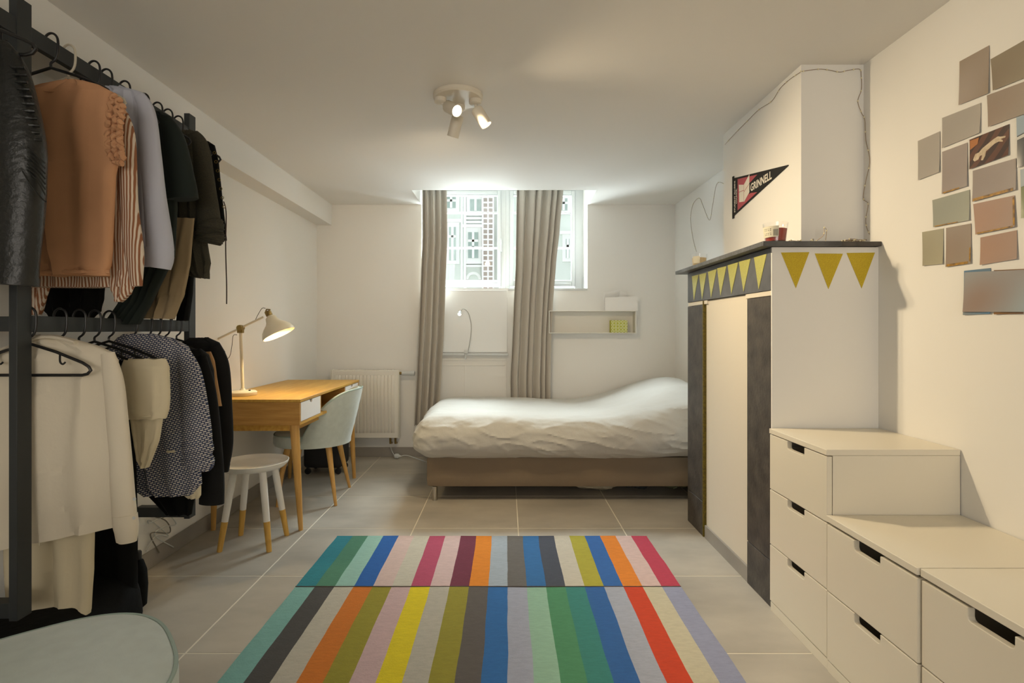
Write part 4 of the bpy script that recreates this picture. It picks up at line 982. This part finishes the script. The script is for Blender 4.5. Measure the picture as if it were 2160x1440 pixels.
for path in ([(240,200),(229,250),(228,310),(238,338),(256,345)], [(250,208),(242,260),(241,310),(250,335)], [(257,222),(252,262),(252,300),(258,336)]):
    sp = spline([at(a, b, Y-.012) for a, b in path], 14); ruf.tube([p+Vector((.0045*math.sin(i*1.6), .004*math.cos(i*1.3), 0)) for i, p in enumerate(sp)], [.0085+.0022*math.sin(i*1.6) for i in range(len(sp))], 8)
garment('sleeveless_top', [(171,135,178),(180,90,212),(195,40,240),(240,10,238),(300,-10,242),(345,-20,250),(370,-20,245),(450,-10,241),(530,10,238),(560,30,234),(570,40,230),(582,40,231)], Y, .032, peach,
    'peach sleeveless top with ruffled armholes, hanging in front', 'top', 4, 4, .014, parts=(('ruffle_trim', ruf, peach),
    ('elastic_hem', M().tube([at(45+k*6.2, 573+.8*math.sin(k*2), Y-.032*math.sin(PI*(k+.5)/31)-.002) for k in range(31)], [.006+.001*math.sin(k*2.2) for k in range(31)], 8), peach),
    ('neckline', M().tube(spline([at(70, 186, Y-.02), at(100, 193, Y-.026), at(130, 190, Y-.024), at(150, 180, Y-.018), at(165, 170, Y-.01)], 8), .003, 8), peach)))
Y = 1.815
garment('striped_blouse', [(205,170,225),(222,150,256),(240,120,270),(300,90,278),(400,80,282),(500,70,284),(580,62,282),(606,66,270)], Y, .03, strp, 'brown and white striped blouse behind the peach top', 'blouse', 6, 5, .012,
    parts=(('sleeve', sleeve([(258,232,10),(270,280,17),(274,360,19),(279,450,17),(288,530,19),(292,575,16),(294,604,11)], Y, 4, .12, dy=-.012, flat=.7), strp),
           ('shirt_tail', cloth_body(rw_([(570,222,288),(600,232,286),(620,240,276),(636,246,256)]), Y-.012, .012, 2, .006, 3), strp),
           ('front_tail', cloth_body(rw_([(585,64,112),(620,66,100),(664,70,84)]), Y+.004, .012, 2, .006, 9), strp)))
Y = 1.925
garment('shirt', [(184,215,262),(195,205,300),(215,180,314),(300,170,322),(400,165,328),(500,160,332),(545,170,332),(560,190,330)], Y, .03, blue, 'pale blue grey cotton shirt with a rounded cuff on the upper rail', 'shirt', 8, 5, .010,
    parts=(('sleeve', sleeve([(300,206,12),(314,240,18),(322,320,22),(332,420,24),(340,500,27),(342,530,28)], Y, 5, .08, dy=-.014, flat=.62), blue),
           ('cuff', sleeve([(341,524,30),(340,545,31),(337,566,27)], Y, 6, .06, dy=-.014, flat=.62), blue)))
Y = 1.985
garment('skirt', [(300,120,200),(500,100,215),(590,92,222),(630,90,218),(656,96,212),(670,110,195)], Y, .028, black, 'black cloth skirt hanging behind the striped blouse', 'skirt', 3, 4, .012)
Y = 2.08
garment('t_shirt', [(236,318,342),(246,300,360),(270,285,375),(350,280,372),(440,275,372),(540,272,368),(640,255,318),(684,222,292)], Y, .028, green, 'dark green T-shirt dress with a short sleeve on the upper rail', 'T-shirt', 9, 5, .014,
    parts=(('sleeve', sleeve([(352,252,12),(368,290,22),(378,340,27),(386,390,30),(389,422,32)], Y, 7, .08, dy=-.012, flat=.62), green),))
Y = 2.19
garment('trousers', [(460,330,410),(560,322,400),(620,312,388),(672,302,366)], Y, .022, khaki, 'khaki trousers hanging between the upper clothes and the lower rail', 'trousers', 2, 3, .010)
Y = 2.275
garment('jacket', [(276,385,410),(286,372,424),(310,350,432),(400,345,432),(500,345,436),(555,352,445),(578,390,440),(586,415,436)], Y, .03, olive, 'olive grey wool jacket with gathered sleeve on the upper rail', 'jacket', 5, 4, .012,
    parts=(('sleeve', sleeve([(412,284,10),(426,310,17),(434,370,20),(441,430,22),(444,470,25),(446,495,27),(444,512,26)], Y, 7, .12, dy=-.014, flat=.65), olive),
           ('gathered_cuff', sleeve([(443,470,26),(446,480,30),(445,492,27),(446,503,30),(444,514,25)], Y, 9, .12, dy=-.014, flat=.7, ring=.06, creases=22), olive)))
Y = 2.345
garment('trousers', [(460,385,410),(560,380,410),(620,378,406),(676,374,398)], Y, .022, black, 'black trousers beside the far post of the rack', 'trousers', 12, 3, .008)
Y = 2.42
cordm = mat('brown_cord', (52, 34, 28), .8)
lace = M()
for k in range(7):
    c_ = at(452+k*3.4, 322+k*19, Y-.03); lace.tube([c_+Vector((.006*math.cos(a), 0, .006*math.sin(a))) for a in [2*PI*j/10 for j in range(10)]], .0016, 6, closed=True)
garment('lace_up_top', [(298,424,440),(306,412,452),(340,400,460),(400,400,466),(470,405,474),(506,430,477)], Y, .026, black, 'black lace-up top with a long hanging cord, farthest on the upper rail', 'top', 1, 3, .008,
    parts=(('eyelets', lace, brass), ('cord', M().tube(spline([at(472, 425, Y-.02), at(477, 450, Y-.02), at(476, 520, Y-.02), at(478, 600, Y-.02), at(478, 641, Y-.02)], 8), .0045, 6, flat=.35), cordm)))
# lower rail garments
Y = 1.725
wp = M()
wp.tube(spline([at(60, 722, Y-.018), at(85, 712, Y-.026), at(120, 712, Y-.026), at(160, 722, Y-.024)], 8), [.012]*25, 8, flat=.5)
pl_ = M(); [pl_.tube(spline([at(a, 760, Y-.03), at(a-2, 900, Y-.033), at(a-5, 1150, Y-.034)], 8), .0012, 5) for a in (88,)]
btn = M(); [btn.lathe([(0, 0), (.005, 0), (.005, .002), (0, .002)], at(284-k*1.2, 1052+k*40, Y-.052), 10, (0,-1,0), cap=False) for k in range(2)]
garment('cotton_shirt', [(706,75,118),(714,50,150),(728,20,200),(742,-20,232),(760,-42,246),(800,-48,240),(900,-48,236),(1000,-48,242),(1080,-48,250),(-40,1162,250,1108)], Y, .034, whitec,
    'white cotton shirt with long sleeve, nearest on the lower rail', 'shirt', 14, 3, .020,
    parts=(('sleeve', sleeve([(234,744,14),(246,800,20),(254,880,22),(262,960,22),(266,1030,24),(270,1090,24),(272,1138,19)], Y, 3, .08, dy=-.014, flat=.62), whitec),
           ('cuff', sleeve([(270,1082,25),(273,1110,24),(276,1139,18)], Y, 3, .05, dy=-.014, flat=.7), whitec), ('collar', wp, whitec), ('placket', pl_, whitec), ('button', btn, whitepvc)))
Y = 1.785
garment('trousers', [(780,20,180),(900,0,190),(1100,10,200),(1200,15,198),(1285,22,192),(1293,30,190)], Y, .03, cream, 'cream pleated trousers hanging below the white shirt', 'trousers', 4, 3, .014)
Y = 1.865
garment('trousers', [(757,262,350),(772,258,356),(830,260,358),(862,262,356),(882,266,350)], Y, .024, cream, 'cream trousers folded over a hanger on the lower rail', 'trousers', 7, 2, .006, part='folded_waist',
    parts=(('folded_leg', cloth_body(rw_([(790,270,348),(880,276,344),(930,284,336),(970,292,320),(985,300,312)]), Y+.012, .018, 2, .006, 5), cream),
           ('hem', M().tube([at(262+k*9, 884-k*1.2, Y-.02*math.sin(PI*(k+.5)/10)-.003) for k in range(10)], .004, 6), cream)))
Y = 2.0
garment('coat', [(760,200,262),(800,190,280),(950,185,285),(1100,190,288),(1250,195,288),(1318,200,286)], Y, .035, black, 'long black coat reaching almost to the floor below the rack', 'coat', 3, 3, .006)
Y = 2.12
garment('tweed_jacket', [(704,262,325),(712,250,362),(730,235,396),(755,225,408),(850,230,408),(950,245,420),(1020,262,426),(1042,300,410)], Y, .034, tweed, 'blue and white tweed jacket with rolled sleeve on the lower rail', 'jacket', 6, 4, .012,
    parts=(('sleeve', sleeve([(392,738,12),(404,780,22),(414,840,26),(420,900,28),(423,940,28)], Y, 4, .08, dy=-.016, flat=.65), tweed),
           ('rolled_cuff', sleeve([(420,925,27),(422,942,31),(423,956,28),(423,970,31),(420,985,26)], Y, 4, .12, dy=-.018, flat=.72, ring=.05, creases=22), tweed),
           ('lining', cloth_body(rw_([(1020,385,424),(1044,390,424),(1050,398,420)]), Y+.006, .014, 2, .004, 5), cream),
           ('pocket_trim', M().box(at(372,0,Y).x, at(388,0,Y).x, Y-.062, Y-.056, at(0,947,Y).z, at(0,943,Y).z), cream)))
Y = 2.21
garment('trousers', [(760,330,400),(1000,300,410),(1040,310,412),(1084,352,404)], Y, .022, black, 'black trousers showing below the tweed jacket', 'trousers', 5, 3, .008)
Y = 2.275
garment('blazer', [(736,385,425),(748,370,440),(780,360,450),(900,380,458),(1000,400,462),(1040,415,455)], Y, .028, blackw, 'black blazer hanging directly behind the tweed jacket', 'blazer', 6, 3, .008,
    parts=(('sleeve', sleeve([(430,752,10),(442,820,16),(450,920,20),(452,1000,23),(450,1059,25)], Y, 4, .06, dy=-.014, flat=.65), blackw),))
Y = 2.335
garment('top', [(742,425,445),(760,420,452),(800,420,458),(856,440,468)], Y, .018, tan, 'tan top peeking out between the two black jackets', 'top', 6, 2, .005)
Y = 2.41
garment('coat', [(712,400,440),(722,385,462),(742,380,474),(850,385,480),(980,400,484),(995,420,480)], Y, .028, blackw, 'black coat, farthest on the lower rail, beside the desk lamp', 'coat', 8, 3, .008,
    parts=(('sleeve', sleeve([(456,728,12),(468,770,18),(472,850,20),(473,930,21),(466,985,19)], Y, 4, .06, dy=-.014, flat=.65), blackw),))
# bags on the floor under the rack
bagm = mat('black_bag_fabric', (8, 9, 9), .85, spec=.2, bump=.2, bscale=60)
bg = thing('duffel_bag', (-1.52, 1.75, 0), 'large black duffel bag lying on the floor under the clothes rack', 'bag')
def fdf(p): p += Vector((noise.noise((p.x*6, p.y*5, p.z*6)), noise.noise((p.x*6+9, p.y*5, p.z*6)), noise.noise((p.x*6, p.y*5+7, p.z*6))*.8))*.018; p.z = max(p.z, .001); return p
obj('body', rbox(-1.685, -1.36, 1.30, 2.06, .0, .235, .08, 16, 30, 10, fdf), bagm, bg)
obj('strap', M().tube(spline([(-1.352, 1.5, .10), (-1.345, 1.55, .05), (-1.345, 1.7, .045), (-1.352, 1.78, .10)], 8), .009, 8), bagm, bg)
um = thing('umbrella', (-1.49, 2.20, 0), 'folded black umbrella standing on the floor at the end of the rack', 'umbrella')
obj('canopy', M().lathe([(.012, .004), (.030, .02), (.034, .10), (.030, .16), (.018, .20), (.012, .205)], (-1.50, 2.2, 0), 18), bagm, um)
obj('handle', M().lathe([(.008, .2), (.012, .205), (.012, .235), (.009, .24)], (-1.50, 2.2, 0), 12), blackm, um)
